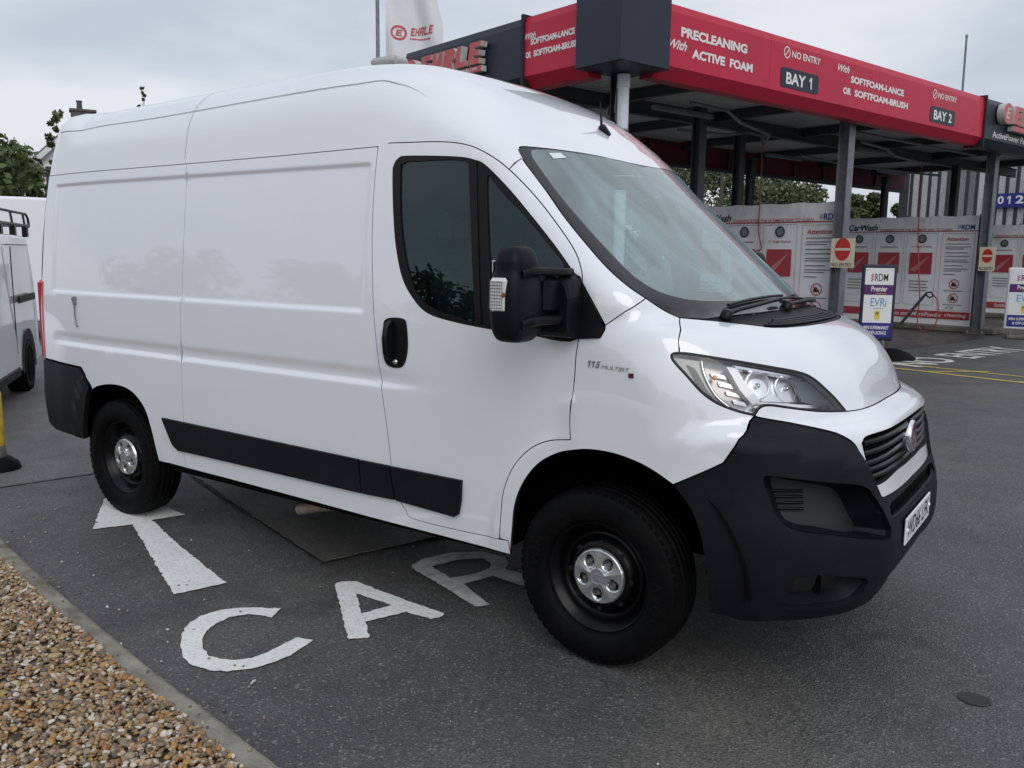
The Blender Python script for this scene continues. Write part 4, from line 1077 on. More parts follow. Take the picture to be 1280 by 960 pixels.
# ------------------------------------------------------------------ ground
def asphalt(name, base, light, speck=1., bump=.6, rough=.60, crack=True, stain=.35):
    m = bpy.data.materials.new(name); m.use_nodes = True; nt = m.node_tree; N, L = nt.nodes, nt.links
    b = N['Principled BSDF']; b.inputs['Specular IOR Level'].default_value = .9
    tc = N.new('ShaderNodeTexCoord')
    def noise(sc, det=4, ro=.55, dist=0.):
        n = N.new('ShaderNodeTexNoise'); n.inputs['Scale'].default_value = sc; n.inputs['Detail'].default_value = det; n.inputs['Roughness'].default_value = ro
        n.inputs['Distortion'].default_value = dist; L.new(tc.outputs['Object'], n.inputs['Vector']); return n.outputs['Fac']
    def rng_(src, a, b_, c_, d):
        r = N.new('ShaderNodeMapRange'); r.inputs['From Min'].default_value = a; r.inputs['From Max'].default_value = b_
        r.inputs['To Min'].default_value = c_; r.inputs['To Max'].default_value = d; L.new(src, r.inputs['Value']); return r.outputs[0]
    def mul(x, y):
        q = N.new('ShaderNodeMath'); q.operation = 'MULTIPLY'; L.new(x, q.inputs[0]); L.new(y, q.inputs[1]); return q.outputs[0]
    vo = N.new('ShaderNodeTexVoronoi'); vo.inputs['Scale'].default_value = 130; L.new(tc.outputs['Object'], vo.inputs['Vector'])
    sepc = N.new('ShaderNodeSeparateColor'); L.new(vo.outputs['Color'], sepc.inputs[0])
    grain = rng_(noise(260, 3, .7), .3, .7, .72, 1.3)
    stones = rng_(sepc.outputs[0], .0, 1., .5, 1.5)
    big = rng_(noise(.9, 6, .6), .3, .7, 1 - stain, 1 + stain * .7)
    mid = rng_(noise(6, 5, .6), .3, .7, .86, 1.14)
    v = mul(mul(grain, stones), mul(big, mid))
    col = N.new('ShaderNodeVectorMath'); col.operation = 'SCALE'; col.inputs[0].default_value = base; L.new(v, col.inputs['Scale'])
    out = col.outputs[0]
    # pale chippings worn bare
    chip = N.new('ShaderNodeMath'); chip.operation = 'GREATER_THAN'; chip.inputs[1].default_value = 1 - .055 * speck; L.new(sepc.outputs[1], chip.inputs[0])
    mx = N.new('ShaderNodeMix'); mx.data_type = 'RGBA'; mx.inputs[7].default_value = (*light, 1); L.new(out, mx.inputs[6])
    cf = N.new('ShaderNodeMath'); cf.operation = 'MULTIPLY'; cf.inputs[1].default_value = .58; L.new(chip.outputs[0], cf.inputs[0]); L.new(cf.outputs[0], mx.inputs[0]); out = mx.outputs[2]
    if crack:
        cv = N.new('ShaderNodeTexVoronoi'); cv.feature = 'DISTANCE_TO_EDGE'; cv.inputs['Scale'].default_value = .42
        wv = N.new('ShaderNodeTexNoise'); wv.inputs['Scale'].default_value = 3.; wv.inputs['Detail'].default_value = 6; L.new(tc.outputs['Object'], wv.inputs['Vector'])
        ad = N.new('ShaderNodeVectorMath'); ad.operation = 'MULTIPLY_ADD'; ad.inputs[1].default_value = (.45, .45, 0); L.new(wv.outputs['Color'], ad.inputs[0]); L.new(tc.outputs['Object'], ad.inputs[2])
        L.new(ad.outputs[0], cv.inputs['Vector'])
        cr = rng_(cv.outputs['Distance'], .0, .006, .72, 1.); gate = rng_(noise(.55, 2), .52, .60, 0, 1)
        mxc = N.new('ShaderNodeMix'); mxc.data_type = 'FLOAT'; mxc.inputs[2].default_value = 1.; L.new(gate, mxc.inputs[0]); L.new(cr, mxc.inputs[3])
        sc = N.new('ShaderNodeVectorMath'); sc.operation = 'SCALE'; L.new(out, sc.inputs[0]); L.new(mxc.outputs[0], sc.inputs['Scale']); out = sc.outputs[0]
    dm = N.new('ShaderNodeMix'); dm.data_type = 'RGBA'; L.new(out, dm.inputs[6])
    dv = N.new('ShaderNodeVectorMath'); dv.operation = 'SCALE'; dv.inputs[0].default_value = (.125, .115, .098); L.new(mul(grain, stones), dv.inputs['Scale']); L.new(dv.outputs[0], dm.inputs[7])
    L.new(rng_(noise(.33, 5, .6, .6), .50, .72, 0., .75), dm.inputs[0]); out = dm.outputs[2]
    om = N.new('ShaderNodeVectorMath'); om.operation = 'SCALE'; L.new(out, om.inputs[0]); L.new(rng_(noise(1.7, 5, .55, 1.2), .55, .74, 1., .58), om.inputs['Scale']); out = om.outputs[0]
    L.new(out, b.inputs['Base Color'])
    L.new(rng_(noise(2.2, 5), .3, .7, rough - .1, rough + .1), b.inputs['Roughness'])
    bp = N.new('ShaderNodeBump'); bp.inputs['Strength'].default_value = bump; bp.inputs['Distance'].default_value = .006
    hh = N.new('ShaderNodeMath'); hh.operation = 'ADD'; L.new(vo.outputs['Distance'], hh.inputs[0]); L.new(noise(90, 4), hh.inputs[1])
    L.new(hh.outputs[0], bp.inputs['Height']); L.new(bp.outputs[0], b.inputs['Normal'])
    return m
M['asphalt'] = asphalt('asphalt', (.056, .0555, .0545), (.25, .245, .23), speck=1.1)
M['old_tarmac'] = asphalt('old_tarmac', (.080, .079, .076), (.24, .235, .22), speck=.9)
M['new_tarmac'] = asphalt('patched_tarmac', (.074, .069, .062), (.2, .19, .18), speck=1.0, stain=.2, crack=False)
M['bay_floor'] = mat('wet_bay_concrete', (.035, .034, .032), rough=.35, vary=.5, vscale=.8, rvary=.2, bump=.3, bscale=30)
M['road_paint'] = mat('white_road_paint', (.74, .74, .72), rough=.75, vary=.07, vscale=7, bump=.6, bscale=110, dirt=(.24, .24, .235), dirt_amt=.42, dirt_scale=42)
M['worn_paint'] = mat('worn_road_paint', (.62, .62, .60), rough=.8, vary=.14, vscale=9, bump=.5, bscale=110, dirt=(.16, .16, .16), dirt_amt=.7, dirt_scale=14)
M['yellow_paint'] = mat('yellow_road_paint', (.50, .40, .09), rough=.8, dirt=(.12, .11, .09), dirt_amt=.75, dirt_scale=6)
M['concrete'] = mat('kerb_concrete', (.25, .23, .19), rough=.9, vary=.38, vscale=9, bump=.7, bscale=90, dirt=(.075, .068, .052), dirt_amt=.85, dirt_scale=5)
M['soil'] = mat('gravel_soil', (.10, .075, .048), rough=.95, vary=.4, vscale=30)
M['stain'] = mat('dark_stain', (.020, .018, .018), rough=.6, vary=.3, vscale=30)

def sheet(name, poly, z, m, parent=None):
    me = MB(); res = delaunay_2d_cdt([Vector((float(p[0]), float(p[1]))) for p in poly], [], [list(range(len(poly)))], 1, 1e-6)
    F_ = []
    V = [(p.x, p.y, z) for p in res[0]]
    for f in res[2]:
        a, b, c_ = (Vector(V[i]) for i in f[:3]); F_.append(tuple(f) if (b - a).cross(c_ - a).z > 0 else tuple(f)[::-1])
    me.add(V, F_); return me.build(name, m, parent)
ground = structure(MB().add([(-400, -400, 0), (400, -400, 0), (400, 400, 0), (-400, 400, 0)], [(0, 1, 2, 3)]).build('ground', M['asphalt']), 'dark asphalt car park ground with painted markings')
o = structure(sheet('old_pavement', [(-5.06, -2.6), (-4.715, -1.162), (-4.571, -.569), (-3.3, 4.6), (-3.9, 5.6), (-60, 60), (-60, -10)], .004, M['old_tarmac']), 'older paler tarmac beyond the joint at left')
def rough_poly(P, amp=.004, h=.025):
    P = resample(np.array(P, float), h); n = len(P)
    return P + rng.normal(0, amp, P.shape)
def with_hole(outer, hole):
    """cut a hole by a bridge so that one loop bounds the letter"""
    outer, hole = np.array(outer), np.array(hole)
    if area(outer) < 0: outer = outer[::-1]
    if area(hole) > 0: hole = hole[::-1]
    return outer, hole
def painted(name, outer, m, z, label, hole=None, amp=.0024):
    A = rough_poly(outer, amp); loops = [A]
    if hole is not None: loops.append(rough_poly(hole, amp))
    V = []; E = []
    for l in loops:
        b = len(V); V += [Vector((float(p[0]), float(p[1]))) for p in l]; E += [(b + i, b + (i + 1) % len(l)) for i in range(len(l))]
    res = delaunay_2d_cdt(V, E, [], 0, 1e-6); P2 = np.array([tuple(p) for p in res[0]]); T = np.array([f for f in res[2]])
    c_ = P2[T].mean(1); k = pip(c_, loops[0])
    if hole is not None: k &= ~pip(c_, loops[1])
    F_ = []
    for f in T[k]:
        a, b, d = P2[f]; F_.append(tuple(f) if (b[0] - a[0]) * (d[1] - a[1]) - (b[1] - a[1]) * (d[0] - a[0]) > 0 else tuple(f)[::-1])
    o = MB().add([(p[0], p[1], z) for p in P2], F_).build(name, m, ground); o['label'] = label; return o
LC = [(-1.471, -1.388), (-1.424, -1.483), (-1.479, -1.494), (-1.541, -1.525), (-1.580, -1.593), (-1.573, -1.674), (-1.542, -1.752), (-1.482, -1.816), (-1.405, -1.864), (-1.328, -1.889), (-1.267, -1.882), (-1.212, -1.854), (-1.170, -1.800), (-1.155, -1.721), (-1.166, -1.626), (-1.169, -1.556), (-1.095, -1.531), (-1.075, -1.580), (-1.059, -1.690), (-1.068, -1.775), (-1.093, -1.861), (-1.155, -1.932), (-1.219, -1.968), (-1.311, -1.984), (-1.402, -1.963), (-1.511, -1.902), (-1.613, -1.826), (-1.668, -1.753), (-1.699, -1.667), (-1.685, -1.572), (-1.633, -1.493), (-1.550, -1.437)]
LA = [(-1.494, -1.022), (-1.494, -.980), (-1.430, -.932), (-1.041, -.965), (-.809, -.973), (-.799, -1.005), (-.823, -1.057), (-.971, -1.068), (-1.045, -1.260), (-.915, -1.364), (-.918, -1.379), (-.974, -1.429), (-.991, -1.424)]
LAH = [(-1.317, -1.045), (-1.080, -1.047), (-1.122, -1.205)]
LR = [(-1.355, -.593), (-1.377, -.487), (-1.317, -.301), (-1.184, -.180), (-1.028, -.177), (-.958, -.242), (-.918, -.331), (-.812, -.329), (-.66, -.40), (-.70, -.47), (-.913, -.449), (-.969, -.631), (-.699, -.764), (-.746, -.825), (-.961, -.740), (-1.284, -.637)]
LRH = [(-1.260, -.535), (-1.214, -.366), (-1.116, -.271), (-1.035, -.299), (-.995, -.369), (-1.008, -.476), (-1.071, -.604)]
painted('painted_letter', LC, M['road_paint'], .005, 'white painted letter C on the asphalt')
painted('painted_letter', LA, M['road_paint'], .005, 'white painted letter A on the asphalt', LAH)
painted('painted_letter', LR, M['worn_paint'], .0052, 'worn white painted letter R half under the van', LRH)
AR = [(-4.05, -.67), (-3.122, -.770), (-3.190, -.960), (-2.599, -1.153), (-1.946, -1.340), (-2.022, -1.586), (-2.299, -1.471), (-2.695, -1.299), (-3.201, -1.083), (-3.307, -1.275), (-3.841, -.898)]
painted('painted_arrow', AR, M['road_paint'], .0054, 'white painted arrow with its head under the rear wheel', amp=.0032)
# patched trench under the van
pc = np.array([-1.78, -.832]); da = np.array([-.953, .303]); db = np.array([.303, .953])
PP = [pc, pc + db * 1.5, pc + db * 1.5 + da * 2.3, pc + da * 2.3]
PP = rough_poly(PP, .006, .06)
k = len(PP)
mb = MB(); mb.add([(p[0], p[1], .012) for p in PP], [tuple(range(k))[::-1] if area(PP) < 0 else tuple(range(k))]); mb.add([(p[0], p[1], .012) for p in PP] + [(p[0], p[1], .0) for p in PP], [(i, (i + 1) % k, k + (i + 1) % k, k + i) for i in range(k)])
o = mb.build('tarmac_patch', M['new_tarmac'], ground); o['label'] = 'square tarmac repair patch under the van'
cr = np.vstack([pc + da * 2.3 - db * .01, pc - db * .012 - da * .01, pc + db * 1.45 - da * .012]); cr = resample(cr, .04, False)
w_ = .006 + rng.random(len(cr)) * .007; dn = np.gradient(cr, axis=0); dn = np.c_[-dn[:, 1], dn[:, 0]] / np.linalg.norm(dn, axis=1)[:, None]
V = np.vstack([np.c_[cr + dn * w_[:, None], np.full(len(cr), .006)], np.c_[cr - dn * w_[:, None], np.full(len(cr), .006)]]); k = len(cr)
MB().add(V, [(i, k + i, k + i + 1, i + 1) for i in range(k - 1)]).build('tar_joint', M['stain'], ground)
for line, ww in (([(-5.06, -2.6), (-4.715, -1.162), (-4.571, -.569), (-4.0, 1.8)], .006),):
    cr = resample(np.array(line), .05, False) + rng.normal(0, .004, (len(resample(np.array(line), .05, False)), 2))
    dn = np.gradient(cr, axis=0); dn = np.c_[-dn[:, 1], dn[:, 0]] / np.linalg.norm(dn, axis=1)[:, None]; k = len(cr); w_ = ww * (.3 + rng.random(k))
    V = np.vstack([np.c_[cr + dn * w_[:, None], np.full(k, .0085)], np.c_[cr - dn * w_[:, None], np.full(k, .0085)]])
    MB().add(V, [(i, k + i, k + i + 1, i + 1) for i in range(k - 1)]).build('crack_line', M['stain'], ground)
def blob(cx, cy, rx, ry, rot, n=28, j=.12):
    return [(cx + math.cos(rot) * rx * math.cos(t) * (1 + rng.normal(0, j)) - math.sin(rot) * ry * math.sin(t), cy + math.sin(rot) * rx * math.cos(t) + math.cos(rot) * ry * math.sin(t) * (1 + rng.normal(0, j))) for t in np.linspace(0, 2 * math.pi, n, endpoint=False)]
o = sheet('stain', blob(1.337, -.379, .058, .052, 0, j=.02), .004, M['stain'], ground); o['label'] = 'round dark patch on the asphalt'
# yellow hatch lines and white lettering before the wash bays
def line_on(name, a, b, w, m, z):
    a, b = np.array(a, float), np.array(b, float); d = (b - a) / np.linalg.norm(b - a); n = np.array([-d[1], d[0]]) * w / 2
    return sheet(name, rough_poly([a + n, b + n, b - n, a - n], .006, .12), z, m, ground)
line_on('yellow_line', (-3.4, 11.05), (4.2, 8.70), .11, M['yellow_paint'], .005)
line_on('yellow_line', (-3.6, 11.6), (4.3, 9.55), .09, M['yellow_paint'], .0056)
line_on('yellow_line', (-.62, 10.20), (.12, 10.84), .09, M['yellow_paint'], .0062)
line_on('yellow_line', (.62, 9.85), (1.6, 10.45), .09, M['yellow_paint'], .0062)
# kerb edging and gravel bed
KIN = [(-7.0, -.95), (-4.3, -1.62), (-3.130, -1.880), (-2.506, -2.005), (-2.016, -2.095), (-1.641, -2.163), (-1.281, -2.225), (-1.011, -2.262), (-.780, -2.297), (-.55, -2.335), (.2, -2.44), (1.2, -2.55), (4, -2.75)]
kin = crom(KIN, 8); tg = np.gradient(kin, axis=0); tg /= np.linalg.norm(tg, axis=1)[:, None]; nr = np.c_[-tg[:, 1], tg[:, 0]]
kout = kin + nr * .088
n = len(kin)
jz = rng.normal(0, .0015, n)
rowsK = [np.c_[kin, np.full(n, -.02)], np.c_[kin, .022 + jz], np.c_[kin + nr * .012, .030 + jz], np.c_[kin + nr * .072, .026 + jz], np.c_[kout, .018 + jz], np.c_[kout + nr * .004, np.full(n, -.01)]]
V = np.vstack(rowsK)
structure(MB().add(V, [(r * n + i, r * n + i + 1, (r + 1) * n + i + 1, (r + 1) * n + i) for r in range(5) for i in range(n - 1)], 0, False).build('kerb', M['concrete']), 'narrow concrete kerb edging between gravel and asphalt')
bed = np.vstack([kin, [(4, -9), (-7, -9)]])
structure(sheet('gravel_bed', bed, .006, M['soil']), 'soil bed under the brown gravel')
def ico(sub):
    t = (1 + 5 ** .5) / 2
    V = [(-1, t, 0), (1, t, 0), (-1, -t, 0), (1, -t, 0), (0, -1, t), (0, 1, t), (0, -1, -t), (0, 1, -t), (t, 0, -1), (t, 0, 1), (-t, 0, -1), (-t, 0, 1)]
    Fc = [(0, 11, 5), (0, 5, 1), (0, 1, 7), (0, 7, 10), (0, 10, 11), (1, 5, 9), (5, 11, 4), (11, 10, 2), (10, 7, 6), (7, 1, 8), (3, 9, 4), (3, 4, 2), (3, 2, 6), (3, 6, 8), (3, 8, 9), (4, 9, 5), (2, 4, 11), (6, 2, 10), (8, 6, 7), (9, 8, 1)]
    V = [np.array(v) / np.linalg.norm(v) for v in V]
    for _ in range(sub):
        cache = {}; F2 = []
        def mid(a, b):
            k = (min(a, b), max(a, b))
            if k not in cache: q = V[a] + V[b]; V.append(q / np.linalg.norm(q)); cache[k] = len(V) - 1
            return cache[k]
        for a, b, c_ in Fc:
            x, y, z = mid(a, b), mid(b, c_), mid(c_, a); F2 += [(a, x, z), (b, y, x), (c_, z, y), (x, y, z)]
        Fc = F2
    return np.array(V), np.array(Fc)
def pebbles(name, P, size, m, sub=1, label=None, flat=(.5, .85)):
    """many stones in one mesh; P positions, size radii"""
    V0, F0 = ico(sub); n = len(P); k = len(V0)
    sc = np.c_[size * rng.uniform(.9, 1.45, n), size * rng.uniform(.7, 1.05, n), size * rng.uniform(flat[0], flat[1], n)]
    th = rng.uniform(0, 2 * np.pi, n); tx = rng.normal(0, .35, n); ty = rng.normal(0, .35, n)
    lump = 1 + rng.normal(0, .09, (n, k, 1))
    X = V0[None] * lump * sc[:, None]
    y, z = X[..., 1] * np.cos(tx)[:, None] - X[..., 2] * np.sin(tx)[:, None], X[..., 1] * np.sin(tx)[:, None] + X[..., 2] * np.cos(tx)[:, None]; X = np.stack([X[..., 0], y, z], -1)
    x, z = X[..., 0] * np.cos(ty)[:, None] + X[..., 2] * np.sin(ty)[:, None], -X[..., 0] * np.sin(ty)[:, None] + X[..., 2] * np.cos(ty)[:, None]; X = np.stack([x, X[..., 1], z], -1)
    x, y = X[..., 0] * np.cos(th)[:, None] - X[..., 1] * np.sin(th)[:, None], X[..., 0] * np.sin(th)[:, None] + X[..., 1] * np.cos(th)[:, None]; X = np.stack([x, y, X[..., 2]], -1)
    X += P[:, None]
    Fc = (F0[None] + (np.arange(n) * k)[:, None, None]).reshape(-1, 3)
    me = bpy.data.meshes.new(name); me.vertices.add(n * k); me.vertices.foreach_set('co', X.reshape(-1))
    me.loops.add(len(Fc) * 3); me.loops.foreach_set('vertex_index', Fc.reshape(-1).astype(np.int32))
    me.polygons.add(len(Fc)); me.polygons.foreach_set('loop_start', np.arange(0, len(Fc) * 3, 3, dtype=np.int32)); me.polygons.foreach_set('use_smooth', np.ones(len(Fc), bool))
    me.update(calc_edges=True); me.validate(); me.materials.append(m)
    o = link(name, me); o['kind'] = 'stuff'
    if label: o['label'] = label
    return o
def pebble_mat(name, cols):
    m = bpy.data.materials.new(name); m.use_nodes = True; nt = m.node_tree; N, L = nt.nodes, nt.links; b = N['Principled BSDF']
    g = N.new('ShaderNodeNewGeometry'); r = N.new('ShaderNodeValToRGB'); r.color_ramp.interpolation = 'CONSTANT'
    els = r.color_ramp.elements
    while len(els) < len(cols): els.new(.5)
    for i, c_ in enumerate(cols): els[i].position = i / len(cols); els[i].color = (*c_, 1)
    L.new(g.outputs['Random Per Island'], r.inputs[0])
    tc = N.new('ShaderNodeTexCoord'); n = N.new('ShaderNodeTexNoise'); n.inputs['Scale'].default_value = 120; n.inputs['Detail'].default_value = 5; L.new(tc.outputs['Object'], n.inputs['Vector'])
    mr = N.new('ShaderNodeMapRange'); mr.inputs['From Min'].default_value = .3; mr.inputs['From Max'].default_value = .7; mr.inputs['To Min'].default_value = .72; mr.inputs['To Max'].default_value = 1.2; L.new(n.outputs['Fac'], mr.inputs['Value'])
    s = N.new('ShaderNodeVectorMath'); s.operation = 'SCALE'; L.new(r.outputs[0], s.inputs[0]); L.new(mr.outputs[0], s.inputs['Scale']); L.new(s.outputs[0], b.inputs['Base Color'])
    b.inputs['Roughness'].default_value = .6
    return m
M['pebble'] = pebble_mat('gravel_stones', [(0.312, 0.184, 0.078), (0.248, 0.151, 0.074), (0.385, 0.276, 0.166), (0.156, 0.124, 0.092), (0.459, 0.358, 0.239), (0.293, 0.142, 0.05), (0.221, 0.175, 0.124), (0.496, 0.422, 0.33), (0.349, 0.23, 0.114), (0.12, 0.096, 0.078), (0.413, 0.239, 0.078), (0.304, 0.23, 0.156), (0.267, 0.175, 0.087), (0.569, 0.514, 0.441), (0.202, 0.133, 0.074), (0.367, 0.267, 0.151)])
N_P = 25000
xs = rng.uniform(-4.4, .55, N_P); yk = np.interp(xs, kin[:, 0], kin[:, 1]); dd = rng.random(N_P) ** 1.12 * np.interp(xs, [-4.4, -2.6, -1.4, .0, .55], [.9, 1.05, 1.15, .85, .75])
P = np.c_[xs, yk + .004 - dd, .014 + rng.random(N_P) * .016 + .006 * (dd < .05)]
pebbles('gravel', P, rng.uniform(.0062, .0122, N_P) * rng.choice([.8, 1, 1, 1.3], N_P), M['pebble'], 1, 'loose brown and tan gravel beside the kerb', flat=(.38, .7))
M['stray'] = pebble_mat('stray_stones', [(.20, .19, .175), (.10, .095, .09), (.42, .41, .38), (.15, .14, .125), (.32, .24, .15), (.09, .085, .08), (.55, .53, .50), (.13, .12, .11), (.26, .20, .14)])
# grit and strays on the asphalt and kerb
n = 190
xs = rng.uniform(-4.3, 1.2, n); yk = np.interp(xs, kin[:, 0], kin[:, 1]); dd = rng.exponential(.30, n)
P = np.c_[xs, yk + .0 + dd, np.where(dd < .078, .031, .006)]
pebbles('loose_stones', P, rng.uniform(.003, .0075, n), M['stray'], 1, 'stray stones scattered over the asphalt by the kerb')
n = 900
P = np.c_[rng.uniform(-3.5, 4.5, n), rng.uniform(-2.1, 4.5, n), np.full(n, .002)]
M['grit'] = pebble_mat('asphalt_grit', [(.16, .155, .15), (.06, .06, .06), (.3, .29, .27), (.10, .10, .10), (.42, .41, .38), (.08, .07, .06)])
pebbles('asphalt_grit', P, rng.uniform(.0018, .0042, n), M['grit'], 0, 'fine grit lying on the asphalt')
# weeds at the kerb
M['weed'] = mat('weed_green', (.10, .13, .035), rough=.7, vary=.3, vscale=20)
mb = MB()
for (x, y, cnt) in ((-2.62, -1.93, 70), (-2.75, -2.03, 60)):
    for _ in range(cnt):
        a = rng.uniform(0, 6.28); r = rng.uniform(0, .045); bx_, by_ = x + r * math.cos(a) * 1.6, y + r * math.sin(a); l = rng.uniform(.015, .045); lean = rng.normal(0, .02, 2); w = .0022
        mb.add([(bx_ - w, by_, .01), (bx_ + w, by_, .01), (bx_ + lean[0], by_ + lean[1], .02 + l)], [(0, 1, 2)])
tag(mb.build('weeds', M['weed']), 'small green weeds growing at the kerb edge', None, kind='stuff')
# ------------------------------------------------------------------ car wash canopy
CA = math.radians(75.2)
EU = Vector((math.cos(CA), math.sin(CA), 0)); EV = Vector((-math.sin(CA), math.cos(CA), 0)); EZ = Vector((0, 0, 1))
def W3(u, v, z): return EU * u + EV * v + EZ * z
RC = Matrix((EU, EV, EZ)).transposed()           # local (u,v,z) axes -> world
def cbox(mb, u0, u1, v0, v1, z0, z1, mi=0, bev=0.): return mb.box(W3((u0 + u1) / 2, (v0 + v1) / 2, (z0 + z1) / 2), (abs(u1 - u0), abs(v1 - v0), abs(z1 - z0)), rot=RC, mi=mi, bev=bev)
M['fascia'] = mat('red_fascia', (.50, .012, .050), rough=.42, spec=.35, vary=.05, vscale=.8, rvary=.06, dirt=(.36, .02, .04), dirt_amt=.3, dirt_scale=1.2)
M['dark_panel'] = mat('anthracite_panel', (.020, .026, .042), rough=.42, spec=.3, vary=.08, vscale=1.5, rvary=.08)
M['galv'] = mat('galvanised_steel', (.20, .215, .235), rough=.5, metal=.35, vary=.22, vscale=9, dirt=(.10, .09, .08), dirt_amt=.5, dirt_scale=3)
M['steel_dark'] = mat('dark_steel', (.055, .060, .068), rough=.55, vary=.2, vscale=5)
M['ceiling'] = mat('ceiling_sheet', (.58, .59, .58), rough=.6, vary=.08, vscale=2, dirt=(.42, .42, .40), dirt_amt=.5, dirt_scale=1.5)
M['white_ink'] = mat('white_lettering', (.78, .76, .75), rough=.45)
M['pvc'] = mat('pale_pvc_pipe', (.66, .69, .74), rough=.4, vary=.05)
M['red_letter'] = mat('red_sign_letter', (.52, .060, .075), rough=.35, dirt=(.36, .20, .17), dirt_amt=.7, dirt_scale=5)
M['letter_side'] = mat('pale_letter_side', (.50, .48, .46), rough=.5, vary=.15, vscale=6)
CAN = thing('wash_canopy', 'red and anthracite car wash canopy on steel posts with white lettering', 'canopy', W3(10, 7, 0))
VF, UF = 5.046, 4.75
def fascia(name, a0, a1, side, m, zo=0.):
    """one fascia panel; side 'b' = bay front (faces -v), 'l' = left return (faces -u)"""
    prof = [(.34, 4.90 + zo), (.030, 4.90 + zo), (.0, 4.80 + zo), (.0, 4.12 + zo), (.13, 3.97 + zo), (.34, 3.97 + zo)]   # (depth behind face, z)
    mb = MB(); V = []
    for a in (a0, a1):
        for d, z in prof: V.append(W3(a, VF + d, z) if side == 'b' else W3(UF + d, a, z))
    k = len(prof); Fc = [(i, k + i, k + i + 1, i + 1) for i in range(k - 1)]
    if side == 'l': Fc = [f[::-1] for f in Fc]
    Fc += [tuple(range(k)), tuple(range(k, 2 * k))[::-1]]
    mb.add(V, [f[::-1] for f in Fc]); return mb.build(name, m, CAN)
for a0, a1 in ((5.5, 7.94), (7.945, 10.9), (10.905, 13.2), (13.205, 15.42)): fascia('fascia_panel', a0, a1, 'b', M['fascia'])
fascia('fascia_end_panel', 15.47, 20.4, 'b', M['dark_panel'])
MB().box(W3(15.445, VF + .15, 4.44), (.05, .38, 1.0), rot=RC).build('fascia_joint_trim', M['seam'], CAN)
for a0, a1 in ((5.68, 6.83),): fascia('fascia_panel', a0, a1, 'l', M['fascia'], -.01)
fascia('fascia_end_panel', 6.88, 9.80, 'l', M['dark_panel'], -.01)
cbox(MB(), UF - .03, UF + .36, 6.83, 6.88, 3.94, 4.93).build('fascia_joint_trim', M['seam'], CAN)
cbox(MB(), 4.62, 5.53, 4.90, 5.70, 4.02, 6.3, bev=.01).build('corner_box', M['dark_panel'], CAN)
# rear and right fascia seen from inside
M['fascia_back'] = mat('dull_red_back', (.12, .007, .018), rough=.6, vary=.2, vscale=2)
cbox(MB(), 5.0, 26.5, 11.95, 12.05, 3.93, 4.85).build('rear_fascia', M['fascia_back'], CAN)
for u in np.arange(5.2, 26, 1.6): cbox(MB(), u, u + .05, 11.88, 11.95, 4.0, 4.75).build('fascia_stay', M['steel_dark'], CAN)
cbox(MB(), 5.0, 26.5, 11.80, 11.95, 3.90, 3.98).build('rear_beam', M['steel_dark'], CAN)
# roof deck with ribbed soffit sheets
for i, u in enumerate(np.arange(5.1, 26.0, 1.05)):
    mb = MB(); V = []; prof = []
    nrib = 7; du = 1.045 / nrib
    for r in range(nrib):
        b = u + r * du; prof += [(b, 4.52), (b + du * .55, 4.52), (b + du * .65, 4.555), (b + du * .92, 4.555)]
    prof.append((u + 1.045, 4.52))
    # ribs run across the bays (along v)
    for v in (5.35, 11.9):
        for a, z in prof: V.append(W3(a, v, z))
    k = len(prof); mb.add(V, [(j, j + 1, k + j + 1, k + j) for j in range(k - 1)]); mb.build('soffit_sheet', M['ceiling'], CAN)
cbox(MB(), 4.85, 26.5, 5.15, 12.0, 4.64, 4.72).build('roof_deck', M['steel_dark'], CAN)
for v in (5.62, 8.4):
    mb = MB(); cbox(mb, 5.0, 26.4, v - .07, v + .07, 4.46, 4.475); cbox(mb, 5.0, 26.4, v - .07, v + .07, 4.22, 4.235); cbox(mb, 5.0, 26.4, v - .012, v + .012, 4.23, 4.465); mb.build('main_beam', M['steel_dark'], CAN)
for u in (5.35, 8.2, 11.18, 14.3, 17.54, 20.7, 23.9):
    mb = MB(); cbox(mb, u - .06, u + .06, 5.2, 11.8, 4.485, 4.50); cbox(mb, u - .06, u + .06, 5.2, 11.8, 4.33, 4.345); cbox(mb, u - .01, u + .01, 5.2, 11.8, 4.34, 4.49); mb.build('cross_beam', M['steel_dark'], CAN)
def ipost(u, v, z1=4.24, m='galv', s=.2):
    mb = MB(); t = .014
    cbox(mb, u - s / 2, u + s / 2, v - s / 2, v - s / 2 + t, 0, z1); cbox(mb, u - s / 2, u + s / 2, v + s / 2 - t, v + s / 2, 0, z1); cbox(mb, u - t / 2, u + t / 2, v - s / 2 + t, v + s / 2 - t, 0, z1)
    p = mb.build('post', M[m], CAN)
    cbox(MB(), u - s, u + s, v - s, v + s, .0, .02).build('base_plate', M[m], p); cbox(MB(), u - s * .8, u + s * .8, v - s * .8, v + s * .8, z1 - .02, z1).build('cap_plate', M[m], p)
    for a in (-1, 1):
        for b in (-1, 1): MB().lathe([(0, .05), (.02, .05), (.022, .0)], W3(u + a * s * .8, v + b * s * .8, .02), (0, 0, 1), n=8).build('anchor_bolt', M[m], p)
for u, v in ((11.18, 5.58), (17.54, 5.62), (23.9, 5.62)): ipost(u, v)
ipost(5.46, 5.72, m='steel_dark', s=.15)
for u, v in ((9.11, 7.19), (12.5, 8.76), (21.59, 8.14), (16.6, 11.3), (5.4, 11.3), (23.9, 11.3)): ipost(u, v, m='steel_dark', s=.18)
mb = MB().tube([W3(5.24, 5.42, .1), W3(5.24, 5.42, 3.86)], .075, n=18); dp = mb.build('downpipe', M['pvc'], CAN)
MB().tube([W3(5.24, 5.42, 3.84), W3(5.24, 5.42, 4.0)], .085, n=18).build('pipe_socket', M['pvc'], dp)
